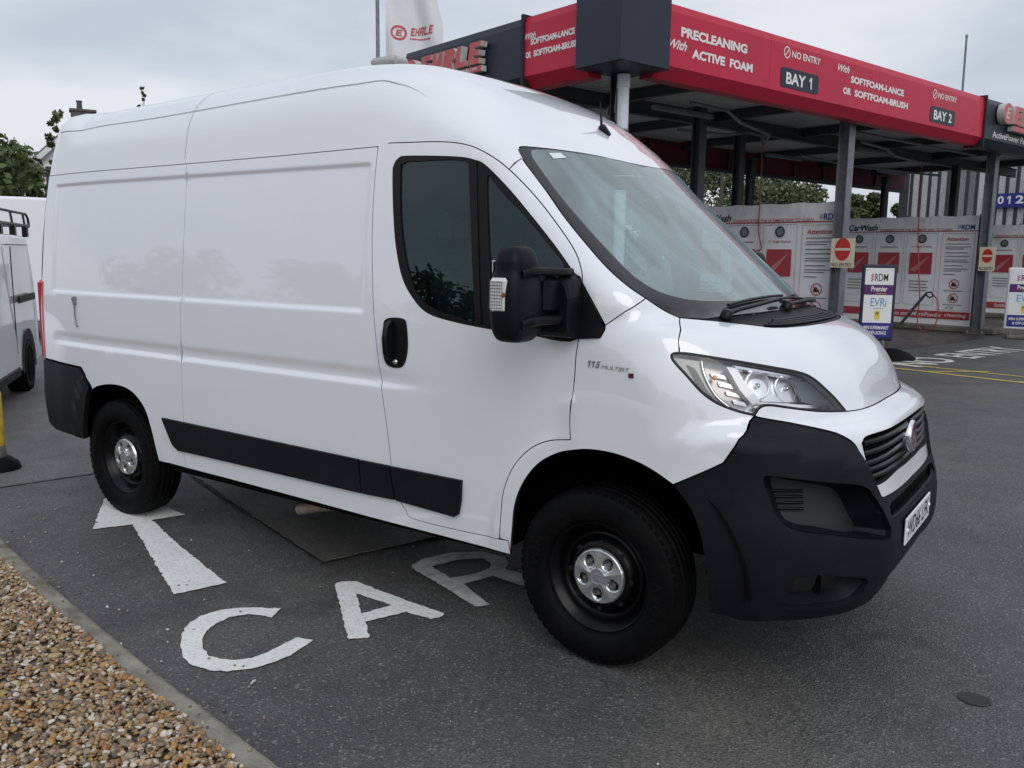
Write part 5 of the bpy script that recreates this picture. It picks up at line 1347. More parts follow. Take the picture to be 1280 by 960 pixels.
for z in (2.9, 1.2, 3.3): MB().lathe([(.080, -.015), (.084, -.015), (.084, .015), (.080, .015)], W3(5.24, 5.42, z), (0, 0, 1), n=18).build('pipe_bracket', M['galv'], dp)
mb = MB()
for q in range(7): mb.tube([W3(5.28 + .03 * q, 5.55 + .02 * (q % 3), 3.98), W3(5.3 + .025 * q, 5.6, 3.8 - .05 * (q % 3)), W3(5.3 + .03 * q, 5.62 + .01 * q, 3.55 - .1 * (q % 2))], .012, n=6)
mb.build('cable_bundle', M['galv'], CAN)
# conduits slung below the beams
for pts in ([(7.6, 6.2, 4.02), (8.6, 6.25, 4.02), (9.2, 6.4, 3.90), (10.8, 6.9, 3.90), (11.25, 7.3, 3.82)], [(9.4, 7.9, 3.96), (10.6, 7.7, 3.96), (11.0, 7.5, 4.02), (11.3, 7.35, 3.95)],
            [(13.2, 6.4, 3.95), (14.6, 6.6, 3.95), (15.2, 6.7, 3.86), (17.0, 6.95, 3.86)], [(12.0, 5.9, 3.98), (17.3, 5.9, 3.98)], [(14.6, 8.6, 3.96), (17.0, 8.6, 3.90), (20.8, 8.2, 3.9)]):
    MB().tube([W3(*p) for p in pts], .028, n=8).build('conduit', M['galv'], CAN)
for u, v in ((9.5, 9.6), (15.2, 9.4), (20.5, 9.4), (8.3, 6.9), (15.6, 7.4)): cbox(MB(), u - .75, u + .75, v - .06, v + .06, 4.0, 4.07, bev=.01).build('strip_light_housing', M['galv'], CAN)
# lettering on the fascias
def bay_text(t, u0, u1, z0, z1, m='white_ink', **kw):
    mb = MB(); text_on(mb, t, W3(u0, VF, z0), EU, EZ, width=u1 - u0, height=z1 - z0, lift=.005, **kw); mb.build('fascia_lettering', M[m], CAN)
def left_text(t, v0, v1, z0, z1, m='white_ink', **kw):
    mb = MB(); text_on(mb, t, W3(UF, v0, z0), -EV, EZ, width=v0 - v1, height=z1 - z0, lift=.005, **kw); mb.build('fascia_lettering', M[m], CAN)
BD = dict(bold=.045)
bay_text('PRECLEANING', 5.90, 7.36, 4.515, 4.64, **BD)
bay_text('With', 5.66, 6.03, 4.345, 4.465, bold=.02, shear=.45)
bay_text('ACTIVE', 6.14, 6.86, 4.28, 4.40, **BD)
bay_text('FOAM', 6.97, 7.51, 4.28, 4.40, **BD)
bay_text('With', 9.80, 10.16, 4.63, 4.74, bold=.02, shear=.45)
bay_text('SOFTFOAM-LANCE', 10.22, 12.03, 4.50, 4.61, **BD)
bay_text('OR', 10.0, 10.25, 4.30, 4.41, **BD)
bay_text('SOFTFOAM-BRUSH', 10.36, 12.21, 4.30, 4.41, **BD)
for u0, bay in ((8.22, 'BAY 1'), (13.09, 'BAY 2')):
    mb = MB(); R_ = .055; q = []
    for cx_, cy_, a0 in ((1.04 - R_, .285 - R_, 0), (R_, .285 - R_, 90), (R_, R_, 180), (1.04 - R_, R_, 270)):
        q += [(cx_ + R_ * math.cos(math.radians(a0 + a)), cy_ + R_ * math.sin(math.radians(a0 + a))) for a in (0, 22, 45, 68, 90)]
    mb.prism(q, W3(u0, VF, 4.19), EU, EZ, .006); mb.build('bay_number_panel', M['dark_panel'], CAN)
    mb = MB(); text_on(mb, 'BAY', W3(u0 + .14, VF, 4.245), EU, EZ, width=.53, height=.17, lift=.010, bold=.03)
    if bay[-1] == '1': digit_one(mb, W3(u0 + .77, VF, 4.245), EU, EZ, .075, .17, .010)
    else: text_on(mb, '2', W3(u0 + .76, VF, 4.245), EU, EZ, width=.13, height=.17, lift=.010, bold=.03)
    mb.build('fascia_lettering', M['white_ink'], CAN)
    bay_text('NO ENTRY', u0 + .27, u0 + 1.06, 4.635, 4.735, bold=.02)
    mb = MB(); c_ = W3(u0 + .14, VF - .004, 4.69)
    ring = []; n_ = 28
    for r in (.085, .068): ring += [c_ + EU * (r * math.cos(t)) + EZ * (r * math.sin(t)) for t in np.linspace(0, 2 * math.pi, n_, endpoint=False)]
    mb.add(ring, [(i, (i + 1) % n_, n_ + (i + 1) % n_, n_ + i) for i in range(n_)])
    d1 = (EU + EZ).normalized(); d2 = (EU - EZ).normalized(); mb.add([c_ + d1 * .075 + d2 * .009, c_ + d1 * .075 - d2 * .009, c_ - d1 * .075 - d2 * .009, c_ - d1 * .075 + d2 * .009], [(0, 1, 2, 3)])
    mb.build('no_entry_symbol', M['white_ink'], CAN)
left_text('With', 6.81, 6.60, 4.585, 4.67, bold=.02, shear=.45)
left_text('SOFTFOAM-LANCE', 6.70, 5.84, 4.50, 4.585, **BD)
left_text('OR', 6.80, 6.69, 4.34, 4.425, **BD)
left_text('SOFTFOAM-BRUSH', 6.64, 5.77, 4.34, 4.425, **BD)
# raised brand letters on both dark ends
def sign_letters(org, ax, w, h, dep, parent):
    """logo disc then five slanted block letters; org = lower left corner"""
    n = Vector(ax).cross(EZ)
    r = h * .62; c_ = Vector(org) + Vector(ax) * r + EZ * h * .48
    disc = [(r * math.cos(t), r * .92 * math.sin(t)) for t in np.linspace(0, 2 * math.pi, 32, endpoint=False)]
    MB().prism(disc, c_ + n * .03, ax, EZ, dep, 0, 1).build('logo_disc', [M['red_letter'], M['letter_side']], parent)
    mb = MB(); e = [(-.5, -.62), (.5, -.62), (.5, -.38), (-.2, -.38), (-.2, -.12), (.4, -.12), (.4, .12), (-.2, .12), (-.2, .38), (.5, .38), (.5, .62), (-.5, .62)]
    mb.prism([(a * r * .8 + b * r * .2, b * r * .8) for a, b in e], c_ + n * (.03 + dep), ax, EZ, .01); mb.build('logo_stroke', M['letter_side'], parent)
    x0 = 2 * r + .06; lw = (w - x0) / 5
    shapes = {'E': [[(0, 0), (1, 0), (1, .24), (.42, .24), (.42, .38), (.9, .38), (.9, .62), (.42, .62), (.42, .76), (1, .76), (1, 1), (0, 1)]],
              'H': [[(0, 0), (.38, 0), (.38, .38), (.62, .38), (.62, 0), (1, 0), (1, 1), (.62, 1), (.62, .62), (.38, .62), (.38, 1), (0, 1)]],
              'R': [[(0, 0), (.38, 0), (.38, .32), (.62, 0), (1, 0), (.78, .36), (1, .5), (1, .86), (.86, 1), (0, 1)]],
              'L': [[(0, 0), (1, 0), (1, .26), (.40, .26), (.40, 1), (0, 1)]]}
    for i, ch in enumerate('EHRLE'):
        for pl in shapes[ch]:
            q = [((x0 + lw * (i + .05 + .84 * a) + .20 * h * b), h * b) for a, b in pl]
            MB().prism(q, Vector(org) + n * .03, ax, EZ, dep, 0, 1).build('sign_letter', [M['red_letter'], M['letter_side']], parent)
    q = [(x0 + .1, -.36 * h), (w, -.36 * h), (w, -.10 * h), (x0 + .1, -.10 * h)]
    st = MB().prism(q, Vector(org) + n * .03, ax, EZ, dep * .8, 0, 1).build('sign_strip', [M['red_letter'], M['letter_side']], parent)
sign_letters(W3(UF, 9.62, 4.40), -EV, 1.98, .30, .12, CAN)
mb = MB(); text_on(mb, 'www.ehrle.com', W3(UF - .13, 8.35, 4.315), -EV, EZ, width=.62, height=.05, lift=.003, bold=.01); mb.build('fascia_lettering', M['white_ink'], CAN)
sign_letters(W3(15.98, VF, 4.48), EU, 3.2, .36, .14, CAN)
bay_text('ActivePower Pearl Wash', 15.93, 18.6, 4.17, 4.30, bold=.012)
# floor of the bays, kerbs round the posts
structure(sheet('wash_bay_floor', [tuple(W3(*p, 0))[:2] for p in ((4.9, 5.0), (27, 5.0), (27, 13), (4.9, 13))], .0045, M['bay_floor']), 'dark wet concrete floor under the canopy')
M['dark_concrete'] = mat('stained_concrete', (.15, .135, .115), rough=.85, vary=.35, vscale=3, bump=.5, bscale=25, dirt=(.05, .045, .04), dirt_amt=.8, dirt_scale=2)
for i, (u, v0) in enumerate(((11.35, 5.3), (17.8, 5.25), (24.1, 5.25))):
    o = MB(); cbox(o, u - .33, u + .33, v0, 11.4, .0, .13, bev=.02); o = o.build('bay_island', M['dark_concrete'])
    tag(o, ['low stained concrete kerb island behind the van bonnet at the bay one post', 'low stained concrete kerb island under the middle wash banner', 'low stained concrete kerb island under the far right wash banner'][i], 'kerb island', 'kerb islands between the wash bays')
# NO ENTRY lettering on the ground, written along the canopy
for word, u0, u1 in (('NO', 10.15, 11.65), ('ENTRY', 12.1, 14.65)):
    mb = MB(); o0 = W3(u0, 3.50, 0)
    text_on(mb, word, o0, EU, EV, width=u1 - u0, height=.70, lift=.006, bold=.02); o = mb.build('painted_lettering', M['worn_paint'], ground); o['label'] = 'white painted %s on the ground before the bays' % word
# ------------------------------------------------------------------ wash bay banners, signs, hoses
M['banner'] = mat('white_banner', (.86, .87, .89), rough=.55, vary=.05, vscale=2, dirt=(.36, .36, .36), dirt_amt=.45, dirt_scale=1.5)
M['banner_red'] = mat('banner_red', (.42, .04, .06), rough=.5)
M['banner_pink'] = mat('banner_pink', (.50, .20, .22), rough=.5)
M['banner_blue'] = mat('banner_blue', (.03, .06, .32), rough=.5)
M['banner_grey'] = mat('banner_text_grey', (.14, .14, .15), rough=.6)
M['dial'] = mat('dial_grey', (.16, .20, .20), rough=.35)
M['sign_cream'] = mat('sign_cream', (.72, .67, .50), rough=.5)
M['sign_red'] = mat('sign_red', (.55, .03, .03), rough=.4)
M['purple'] = mat('sign_purple', (.09, .012, .13), rough=.4)
M['navy'] = mat('sign_navy', (.018, .022, .22), rough=.4)
M['sky_blue'] = mat('sign_light_blue', (.10, .30, .55), rough=.4)
M['yellow'] = mat('sign_yellow', (.72, .52, .05), rough=.4)
M['sign_white'] = mat('sign_white', (.74, .75, .76), rough=.4)
M['hose'] = mat('red_hose', (.30, .05, .06), rough=.5)

def banner(u, v0, label):
    """banner wall across the canopy; v0 = its end nearest the posts; s runs right to left seen from the van"""
    T = thing('bay_banner', label, 'banner', W3(u, v0 + 1.7, 0), 'banner walls between the wash bays')
    X = lambda s: v0 + s                                   # s = metres from the right end
    def P(s, z, d=.0): return W3(u - d, X(s), z)
    def quad(mb, s0, s1, z0, z1, d): mb.add([P(s1, z0, d), P(s0, z0, d), P(s0, z1, d), P(s1, z1, d)], [(0, 1, 2, 3)])
    # cloth, slightly rippled along the top
    mb = MB(); ns, nz = 60, 16; V = []
    for j in range(nz + 1):
        for i in range(ns + 1):
            s = 3.36 * i / ns; z = .12 + 2.56 * j / nz; rip = .010 * math.sin(s * 31) * max(0, (z - 2.35) / .33) + .004 * math.sin(s * 7 + z * 3); V.append(P(s, z + (.01 * math.sin(s * 9) if j == nz else 0), rip))
    k = ns + 1; mb.add(V, [(j * k + i + 1, j * k + i, (j + 1) * k + i, (j + 1) * k + i + 1) for j in range(nz) for i in range(ns)], 0, True); mb.build('banner_cloth', M['banner'], T)
    mb = MB(); cbox(mb, u + .02, u + .07, X(-.04), X(3.4), .14, 2.66); mb.build('back_board', M['steel_dark'], T)
    for s in (-.03, 1.7, 3.38): mb = MB(); cbox(mb, u + .02, u + .08, X(s) - .03, X(s) + .03, .1, 2.72); mb.build('frame_post', M['galv'], T)
    def lab(t, s_left, s_right, z0, z1, m, **kw):
        mb = MB(); text_on(mb, t, P(s_left, z0, .016), -EV, EZ, width=s_left - s_right, height=z1 - z0, lift=0, **kw); mb.build('banner_lettering', M[m], T)
    lab('CarWash', 3.16, 2.39, 2.365, 2.52, 'ink', bold=.02, shear=.25)
    lab('EXPERIENCE FOR THE ULTIMATE WAY TO CLEAN', 2.33, .57, 2.345, 2.405, 'banner_red', bold=.004, shear=.15)
    lab('RDM', .37, .07, 2.365, 2.48, 'banner_blue', bold=.025)
    mb = MB()
    for q in range(7): mb.box(P(.44 - .02 * (q % 3), 2.385 + .014 * q, .016), (.004, .03, .009), rot=RC)
    mb.build('banner_logo', M['banner_blue'], T)
    mb = MB(); quad(mb, .0, 3.35, 2.325, 2.345, .015); mb.build('banner_line', M['banner_red'], T)
    for ci, sc in enumerate((2.86, 2.06, 1.26)):
        mb = MB(); n = 24; c_ = P(sc, 2.16, .018)
        for r0, r1 in ((.105, .075),):
            V = [c_ - EV * (r * math.cos(t)) + EZ * (r * math.sin(t)) for r in (r0, r1) for t in np.linspace(0, 2 * math.pi, n, endpoint=False)]
            mb.add(V, [(i, (i + 1) % n, n + (i + 1) % n, n + i) for i in range(n)])
        mb.build('dial_ring', M['ink'], T)
        mb = MB(); mb.add([P(sc, 2.16, .018) - EV * (.075 * math.cos(t)) + EZ * (.075 * math.sin(t)) for t in np.linspace(0, 2 * math.pi, n, endpoint=False)], [tuple(range(n))]); mb.build('dial_face', M['dial'], T)
        mb = MB(); quad(mb, sc - .27, sc + .27, 1.32, 1.83, .016); sq = mb.build('picture_square', M['banner_red'], T)
        mb = MB(); mb.add([P(sc - .24, 1.79, .019), P(sc - .21, 1.76, .019), P(sc + .12, 1.36, .019), P(sc + .25, 1.42, .019)], [(3, 2, 1, 0)]); mb.build('spray_picture', M['banner_pink'], sq)
        # thin column frame
        mb = MB()
        for (a, b, c2, d2) in ((sc - .36, sc + .36, 2.285, 2.291), (sc - .366, sc - .36, .58, 2.285), (sc + .36, sc + .366, .58, 2.285), (sc - .36, sc + .36, .58, .586)): quad(mb, a, b, c2, d2, .0155)
        mb.build('column_frame', M['banner_grey'], T)
        if ci == 2: lab('6. High Polish', sc + .24, sc - .24, 1.94, 2.0, 'banner_red', bold=.004)
        mb = MB()
        for q in range(4): quad(mb, sc - .22 + .04 * (q % 2), sc + .24, 1.14 - .075 * q, 1.158 - .075 * q, .016)
        if ci != 2: quad(mb, sc - .22, sc + .22, 1.955, 1.975, .016)
        mb.build('small_print', M['banner_grey'], T)
    mb = MB()
    for (a, b, c2, d2) in ((.05, .79, 2.272, 2.28), (.05, .058, .48, 2.272), (.782, .79, .48, 2.272), (.05, .79, .48, .488)): quad(mb, a, b, c2, d2, .0155)
    mb.build('column_frame', M['banner_pink'], T)
    lab('Attention', .69, .19, 2.11, 2.20, 'banner_red', bold=.015, shear=.1)
    mb = MB(); z = 2.03
    for q, (g, w) in enumerate(((0, .55), (.07, .58), (.045, .42), (.09, .52), (.08, .56), (.085, .50), (.045, .55), (.09, .42), (.075, .54), (.045, .40), (.085, .26), (.07, .40), (.06, .6), (.06, .58))):
        z -= g
        if z > 1.25: quad(mb, .70 - w, .70, z, z + .016, .016)
    mb.build('small_print', M['banner_grey'], T)
    for zc in (1.10, .77):
        mb = MB(); n = 24; c_ = P(.43, zc, .017)
        V = [c_ - EV * (r * math.cos(t)) + EZ * (r * math.sin(t)) for r in (.115, .098) for t in np.linspace(0, 2 * math.pi, n, endpoint=False)]
        mb.add(V, [(i, (i + 1) % n, n + (i + 1) % n, n + i) for i in range(n)])
        d1 = (EV + EZ).normalized(); d2 = (EV - EZ).normalized(); mb.add([c_ + d1 * .10 + d2 * .008, c_ + d1 * .10 - d2 * .008, c_ - d1 * .10 - d2 * .008, c_ - d1 * .10 + d2 * .008], [(3, 2, 1, 0)])
        pg = mb.build('pictogram', M['banner_red'], T)
        mb = MB(); mb.add([c_ - EV * a + EZ * b + EU * .001 for a, b in ((-.06, -.05), (.06, -.05), (.06, -.01), (.03, .0), (.01, .04), (-.04, .04), (-.06, .0))], [tuple(range(7))]); mb.build('pictogram_shape', M['ink'], pg)
        mb = MB(); quad(mb, .22, .66, zc - .165, zc - .15, .016); mb.build('small_print', M['banner_grey'], T)
    lab('CE', .58, .40, .515, .57, 'ink', bold=.0)
    mb = MB(); quad(mb, .02, 3.34, .27, .45, .0158); mb.build('banner_band', M['banner_red'], T)
    lab('Softfoam and', 2.2, 1.44, .31, .41, 'white_ink', bold=.012, shear=.2); lab('MicroPowder', 1.38, .66, .31, .41, 'white_ink', bold=.012, shear=.2); lab('cleaning', .60, .09, .31, .41, 'white_ink', bold=.012, shear=.2)
    return T
banner(17.80, 5.90, 'white wash banner in the middle, between the two NO ENTRY posts')
banner(11.30, 5.62, 'white wash banner rising behind the van windscreen, nearest of the banners')
banner(24.10, 5.60, 'white wash banner at the right edge, farthest of the banners')

def no_entry(u, v, z, w, h, label):
    T = thing('no_entry_sign', label, 'sign', W3(u, v, z), 'no entry signs on the posts')
    n = -EU; c_ = W3(u, v, z)
    mb = MB(); mb.box(c_, (.006, w, h), rot=RC, bev=.002); mb.build('sign_plate', M['sign_cream'], T)
    cz = z + h * .13; r = w * .33
    mb = MB(); mb.add([W3(u - .006, v, cz) - EV * (r * math.cos(t)) + EZ * (r * 1.35 * math.sin(t)) for t in np.linspace(0, 2 * math.pi, 32, endpoint=False)], [tuple(range(32))]); d = mb.build('red_disc', M['sign_red'], T)
    mb = MB(); mb.box(W3(u - .008, v, cz), (.003, r * 1.9, h * .085), rot=RC); mb.build('white_bar', M['sign_cream'], d)
    mb = MB(); text_on(mb, 'NO ENTRY', W3(u - .004, v + w * .43, z - h * .46), -EV, EZ, width=w * .86, height=h * .13, lift=.002, bold=.006); mb.build('sign_lettering', M['ink'], T)
    for s in (-1, 1): cbox(MB(), u + .004, u + .03, v - .09, v + .09, z + s * h * .3 - .015, z + s * h * .3 + .015).build('sign_clip', M['galv'], T)
no_entry(11.02, 5.43, 1.765, .45, .51, 'cream NO ENTRY sign on the nearer post, above the tall forecourt sign')
no_entry(17.38, 5.49, 1.695, .345, .53, 'cream NO ENTRY sign on the farther post, right of the middle banner')

def forecourt_sign(x, y, rz, w, h, z0, label, m_frame, base=True):
    T = thing('forecourt_sign', label, 'sign', (x, y, 0), 'two-sided forecourt signs')
    R_ = rotz(rz); ax = R_ @ Vector((1, 0, 0)); n = ax.cross(EZ); o = Vector((x, y, 0))
    mb = MB(); mb.box(o + EZ * (z0 + h / 2), (w + .10, .07, h + .12), rot=R_, bev=.025); mb.build('sign_frame', M[m_frame], T)
    f = .04
    def panel(a0, a1, b0, b1, m, name='sign_panel', d=0.):
        mb = MB(); mb.prism([(a0 * w - w / 2, b0 * h), (a1 * w - w / 2, b0 * h), (a1 * w - w / 2, b1 * h), (a0 * w - w / 2, b1 * h)], o + EZ * z0 + n * (f + d), ax, EZ, .003); return mb.build(name, M[m], T)
    panel(0, 1, 0, 1, 'sign_white')
    panel(0, 1, .615, .76, 'purple', d=.002); panel(0, 1, .0, .21, 'navy', d=.002)
    def tx(t, a0, a1, b0, b1, m, **kw):
        mb = MB(); text_on(mb, t, o + EZ * (z0 + b0 * h) + ax * (a0 * w - w / 2) + n * (f + .006), ax, EZ, width=(a1 - a0) * w, height=(b1 - b0) * h, lift=.001, **kw); mb.build('sign_lettering', M[m], T)
    tx('RDM', .34, .80, .815, .92, 'ink', bold=.004)
    mb = MB()
    for q in range(6): mb.box(o + EZ * (z0 + (.82 + .018 * q) * h) + ax * ((.24 + .03 * (q % 2)) * w - w / 2) + n * (f + .007), (.06 * w, .003, .012 * h), rot=R_)
    mb.build('sign_logo', M['sign_red'], T)
    tx('Premier', .24, .80, .665, .74, 'white_ink', bold=.02); tx('convenience store', .40, .77, .63, .647, 'yellow', bold=.004)
    tx('EVRi', .25, .80, .45, .57, 'sky_blue', bold=.0); tx('Parcel Shop', .36, .70, .405, .43, 'dial', bold=0)
    mb = MB(); c0 = o + EZ * z0 + n * (f + .004); mb.prism([((.42 + a) * w - w / 2, b * h) for a, b in ((0, .27), (.08, .245), (.18, .27), (.18, .385), (0, .385))], c0, ax, EZ, .002); mb.build('sign_crest', M['yellow'], T)
    tx('PP', .45, .57, .315, .365, 'ink', bold=.02)
    tx('MINI SUPERMARKET', .06, .94, .115, .165, 'white_ink', bold=.02); tx('& OFF-LICENCE', .18, .86, .04, .09, 'white_ink', bold=.02)
    for a in (.06, .94):
        for b in (.5, .97): MB().lathe([(0, .004), (.007, .003), (.008, 0)], o + EZ * (z0 + b * h) + ax * (a * w - w / 2) + n * (f + .004), n, n=10).build('sign_rivet', M['galv'], T)
    if base:
        mb = MB(); mb.lathe([(0, .17), (.12, .165), (.30, .10), (.40, .02), (.40, 0)], o + ax * .27, (0, 0, 1), n=36); mb.build('sign_base', M['rubber'], T)
        for s in (-1, 1): MB().tube([o + ax * s * w * .3 + EZ * .12, o + ax * s * w * .3 + EZ * (z0 + .02)], .022, n=8).build('spring_leg', M['galv'], T)
    else:
        for s in (-1, 1): MB().tube([o + ax * s * w * .35 + EZ * .0, o + ax * s * w * .35 + EZ * (z0 + .02)], .02, n=8).build('leg', M['galv'], T)
        mb = MB(); mb.box(o + EZ * .04, (w, .45, .08), rot=R_, bev=.02); mb.build('sign_base', M['dark_concrete'], T)
M['navy_frame'] = mat('navy_plastic', (.016, .019, .042), rough=.4)
forecourt_sign(-1.70, 11.6, math.radians(22), .45, 1.16, .36, 'tall forecourt sign with purple and blue bands just behind the van bonnet', 'navy_frame')
forecourt_sign(-.02, 17.6, math.radians(10), .60, 1.2, .26, 'white framed forecourt sign cut off by the right edge', 'sign_white', base=False)

# lance leaning in its holder with the hose looped below
T = thing('pressure_lance', 'black pressure lance with looped red hose leaning before the middle banner', 'lance', W3(16.9, 6.8, 0))
MB().tube([W3(16.8, 7.07, .14), W3(16.8, 6.62, .76), W3(16.8, 6.5, .92)], [.035, .035, .022], n=10).build('lance_tube', M['steel_dark'], T)
MB().tube([W3(16.8, 6.50, .92), W3(16.8, 6.40, .93), W3(16.8, 6.36, .84), W3(16.8, 6.44, .80), W3(16.8, 6.52, .86)], .018, n=8).build('trigger_guard', M['black'], T)
hp = crom([W3(16.8, 6.38, .9), W3(16.8, 6.24, .72), W3(16.8, 6.22, .35), W3(16.8, 6.30, .10), W3(16.8, 6.45, .03), W3(16.8, 6.60, .08), W3(16.8, 6.68, .35), W3(16.8, 6.66, .8), W3(16.9, 6.8, 1.6), W3(17.0, 6.92, 2.5), W3(17.0, 6.95, 3.84)], 8)
MB().tube(hp.tolist(), .013, n=6).build('hose', M['hose'], T)
T = thing('hanging_hose', 'thin red hose hanging from the ceiling before the nearest banner', 'hose', W3(11.2, 7.35, 0))
MB().tube(crom([W3(11.25, 7.35, 3.92), W3(11.25, 7.34, 3.0), W3(11.24, 7.33, 2.2), W3(11.2, 7.22, 1.85), W3(11.22, 7.38, 1.7), W3(11.2, 7.36, .9)], 8).tolist(), .012, n=6).build('hose', M['hose'], T)
MB().lathe([(0, .05), (.03, .05), (.035, 0), (.035, -.06)], W3(11.25, 7.35, 3.93), (0, 0, -1), n=12).build('swivel', M['galv'], T)
# camera under the canopy corner
T = thing('security_camera', 'small dark security camera under the canopy corner beside the white downpipe', 'camera', W3(5.6, 5.85, 3.62))
MB().tube([W3(5.62, 5.98, 3.66), W3(5.45, 5.80, 3.60)], .075, n=16).build('camera_body', M['galv'], T)
MB().tube([W3(5.455, 5.805, 3.602), W3(5.435, 5.785, 3.595)], .066, n=16).build('camera_lens', M['seam'], T)
MB().tube([W3(5.58, 5.93, 3.70), W3(5.5, 5.85, 3.95)], .025, n=8).build('camera_bracket', M['galv'], T)
# ------------------------------------------------------------------ trees
def leaf_mat(name, c1, c2):
    m = bpy.data.materials.new(name); m.use_nodes = True; nt = m.node_tree; N, L = nt.nodes, nt.links; b = N['Principled BSDF']
    g = N.new('ShaderNodeNewGeometry'); r = N.new('ShaderNodeValToRGB'); r.color_ramp.elements[0].color = (*c1, 1); r.color_ramp.elements[1].color = (*c2, 1)
    L.new(g.outputs['Random Per Island'], r.inputs[0]); L.new(r.outputs[0], b.inputs['Base Color']); b.inputs['Roughness'].default_value = .6
    b.inputs['Subsurface Weight'].default_value = 0; return m
M['leaf'] = leaf_mat('green_leaves', (.030, .055, .014), (.085, .125, .032))
M['leaf_pale'] = leaf_mat('pale_leaves', (.065, .090, .040), (.15, .18, .085))
M['bark'] = mat('bark', (.085, .070, .055), rough=.9, vary=.3, vscale=8, bump=.6, bscale=14)
def tree(name, label, x, y, h, r, crown_z, cnt, leaf, lm='leaf', group='trees behind the forecourt', clumps=26, sx=1., seed=1, zs=1., cf=1.):
    rg = np.random.default_rng(seed); T = thing(name, label, 'tree', (x, y, 0), group)
    mb = MB(); top = Vector((x, y, crown_z + .2 * r)); mb.tube([(x, y, 0), (x + .05, y, h * .25), tuple(top)], [.05 * r + .05, .04 * r + .04, .02], n=8)
    cl = []
    for i in range(clumps):
        d = rg.normal(size=3); d /= np.linalg.norm(d); rr = rg.uniform(.25, .95) ** .6
        c_ = np.array([x + d[0] * r * rr * sx, y + d[1] * r * rr, crown_z + d[2] * (h - crown_z) * rr * zs]); c_[2] = min(c_[2], h - .1); cl.append((c_, rg.uniform(.22, .42) * r * cf))
        if i % 2 == 0: mb.tube([tuple(top * .4 + Vector((x, y, h * .3)) * .6), tuple((Vector(c_) + top) / 2 + Vector((0, 0, -.1))), tuple(c_)], [.02 * r + .01, .012 * r + .008, .006], n=5, caps=False)
    mb.build('trunk', M['bark'], T)
    per = cnt // clumps; V = []; 
    for c_, cr in cl:
        n = per; d = rg.normal(size=(n, 3)); d /= np.linalg.norm(d, axis=1)[:, None]; rad = cr * rg.uniform(.15, 1.12, n) ** .5
        p = c_ + d * rad[:, None] * [1, 1, .8]
        a = rg.normal(size=(n, 3)); a /= np.linalg.norm(a, axis=1)[:, None]; b = np.cross(a, rg.normal(size=(n, 3))); b /= np.maximum(np.linalg.norm(b, axis=1), 1e-6)[:, None]
        s = leaf * rg.uniform(.6, 1.3, n)[:, None]
        V.append(np.stack([p - a * s, p + b * s * .55, p + a * s, p - b * s * .55], 1))
    V = np.concatenate(V).reshape(-1, 3); n = len(V) // 4
    me = bpy.data.meshes.new('crown'); me.vertices.add(4 * n); me.vertices.foreach_set('co', V.reshape(-1)); me.loops.add(4 * n); me.loops.foreach_set('vertex_index', np.arange(4 * n, dtype=np.int32))
    me.polygons.add(n); me.polygons.foreach_set('loop_start', np.arange(0, 4 * n, 4, dtype=np.int32)); me.update(calc_edges=True); me.materials.append(M[lm])
    link('crown', me, T); return T
tree('tree', 'dense green tree at the left edge behind the parked vans', -21.6, 6.0, 4.75, 2.1, 2.9, 9000, .10, seed=3, clumps=34, sx=1.3)
tree('tree', 'slim leafy sapling half hidden behind the rear corner of the van', -26.0, 10.9, 6.5, .55, 4.6, 1100, .085, seed=5, clumps=26, zs=1.3, cf=.75)
tree('tree', 'thin treetop poking above the van roof', -32.15, 17.6, 8.35, .20, 6.4, 420, .085, seed=6, clumps=34, zs=1.25, cf=.8)
for i, (x, y, h, r, lab) in enumerate(((-17.8, 31.0, 6.8, 3.3, 'pale green tree seen under the canopy at the far left post'), (-14.6, 33.0, 6.4, 3.1, 'pale green tree seen under the canopy between the dark posts'), (-11.7, 34.2, 5.8, 2.5, 'pale green tree above the left end of the nearest banner'), (-9.6, 35.6, 4.75, 1.25, 'small pale green tree above the RDM mark of the nearest banner'))):
    tree('tree', lab, x, y, h, r, h * .56, 24000, .085, 'leaf_pale', seed=20 + i, clumps=30)
tree('tree', 'dark green tree above the middle banner', -8.75, 39.6, 4.95, 1.25, 3.6, 6500, .10, seed=31, clumps=18)
tree('tree', 'low dark green treetop beside the grey building above the middle banner', -7.0, 40.6, 4.15, 1.0, 3.1, 2600, .13, seed=32, clumps=14)
tree('tree', 'treetop just showing above the red fascia', -9.6, 24.2, 8.85, 1.3, 7.4, 3000, .11, seed=33, clumps=14)

# ------------------------------------------------------------------ house at the left with chimney
M['render'] = mat('white_render', (.66, .67, .67), rough=.85, vary=.05, vscale=1)
M['slate'] = mat('slate', (.075, .078, .085), rough=.7, vary=.25, vscale=4)
M['brick'] = mat('chimney_brick', (.10, .095, .10), rough=.85, vary=.25, vscale=6)
H = thing('house', 'white gabled house with a dark chimney half hidden behind the van', 'house', (-40, 18, 0))
ga = np.array([-37.69, 17.89]); gd = np.array([.463, .886]); gb = np.array([-.886, .463])        # along gable, into depth
def hp(a, d, z): q = ga + gd * a + gb * d; return (q[0], q[1], z)
hw = 4.2; za = 7.35; ze = 3.2
mb = MB(); mb.add([hp(-hw, 0, 0), hp(hw, 0, 0), hp(hw, 0, ze), hp(0, 0, za), hp(-hw, 0, ze), hp(-hw, 9, 0), hp(hw, 9, 0), hp(hw, 9, ze), hp(0, 9, za), hp(-hw, 9, ze)], [(4, 3, 2, 1, 0), (5, 6, 7, 8, 9), (0, 5, 9, 4), (1, 2, 7, 6)]); mb.build('wall', M['render'], H)
mb = MB()
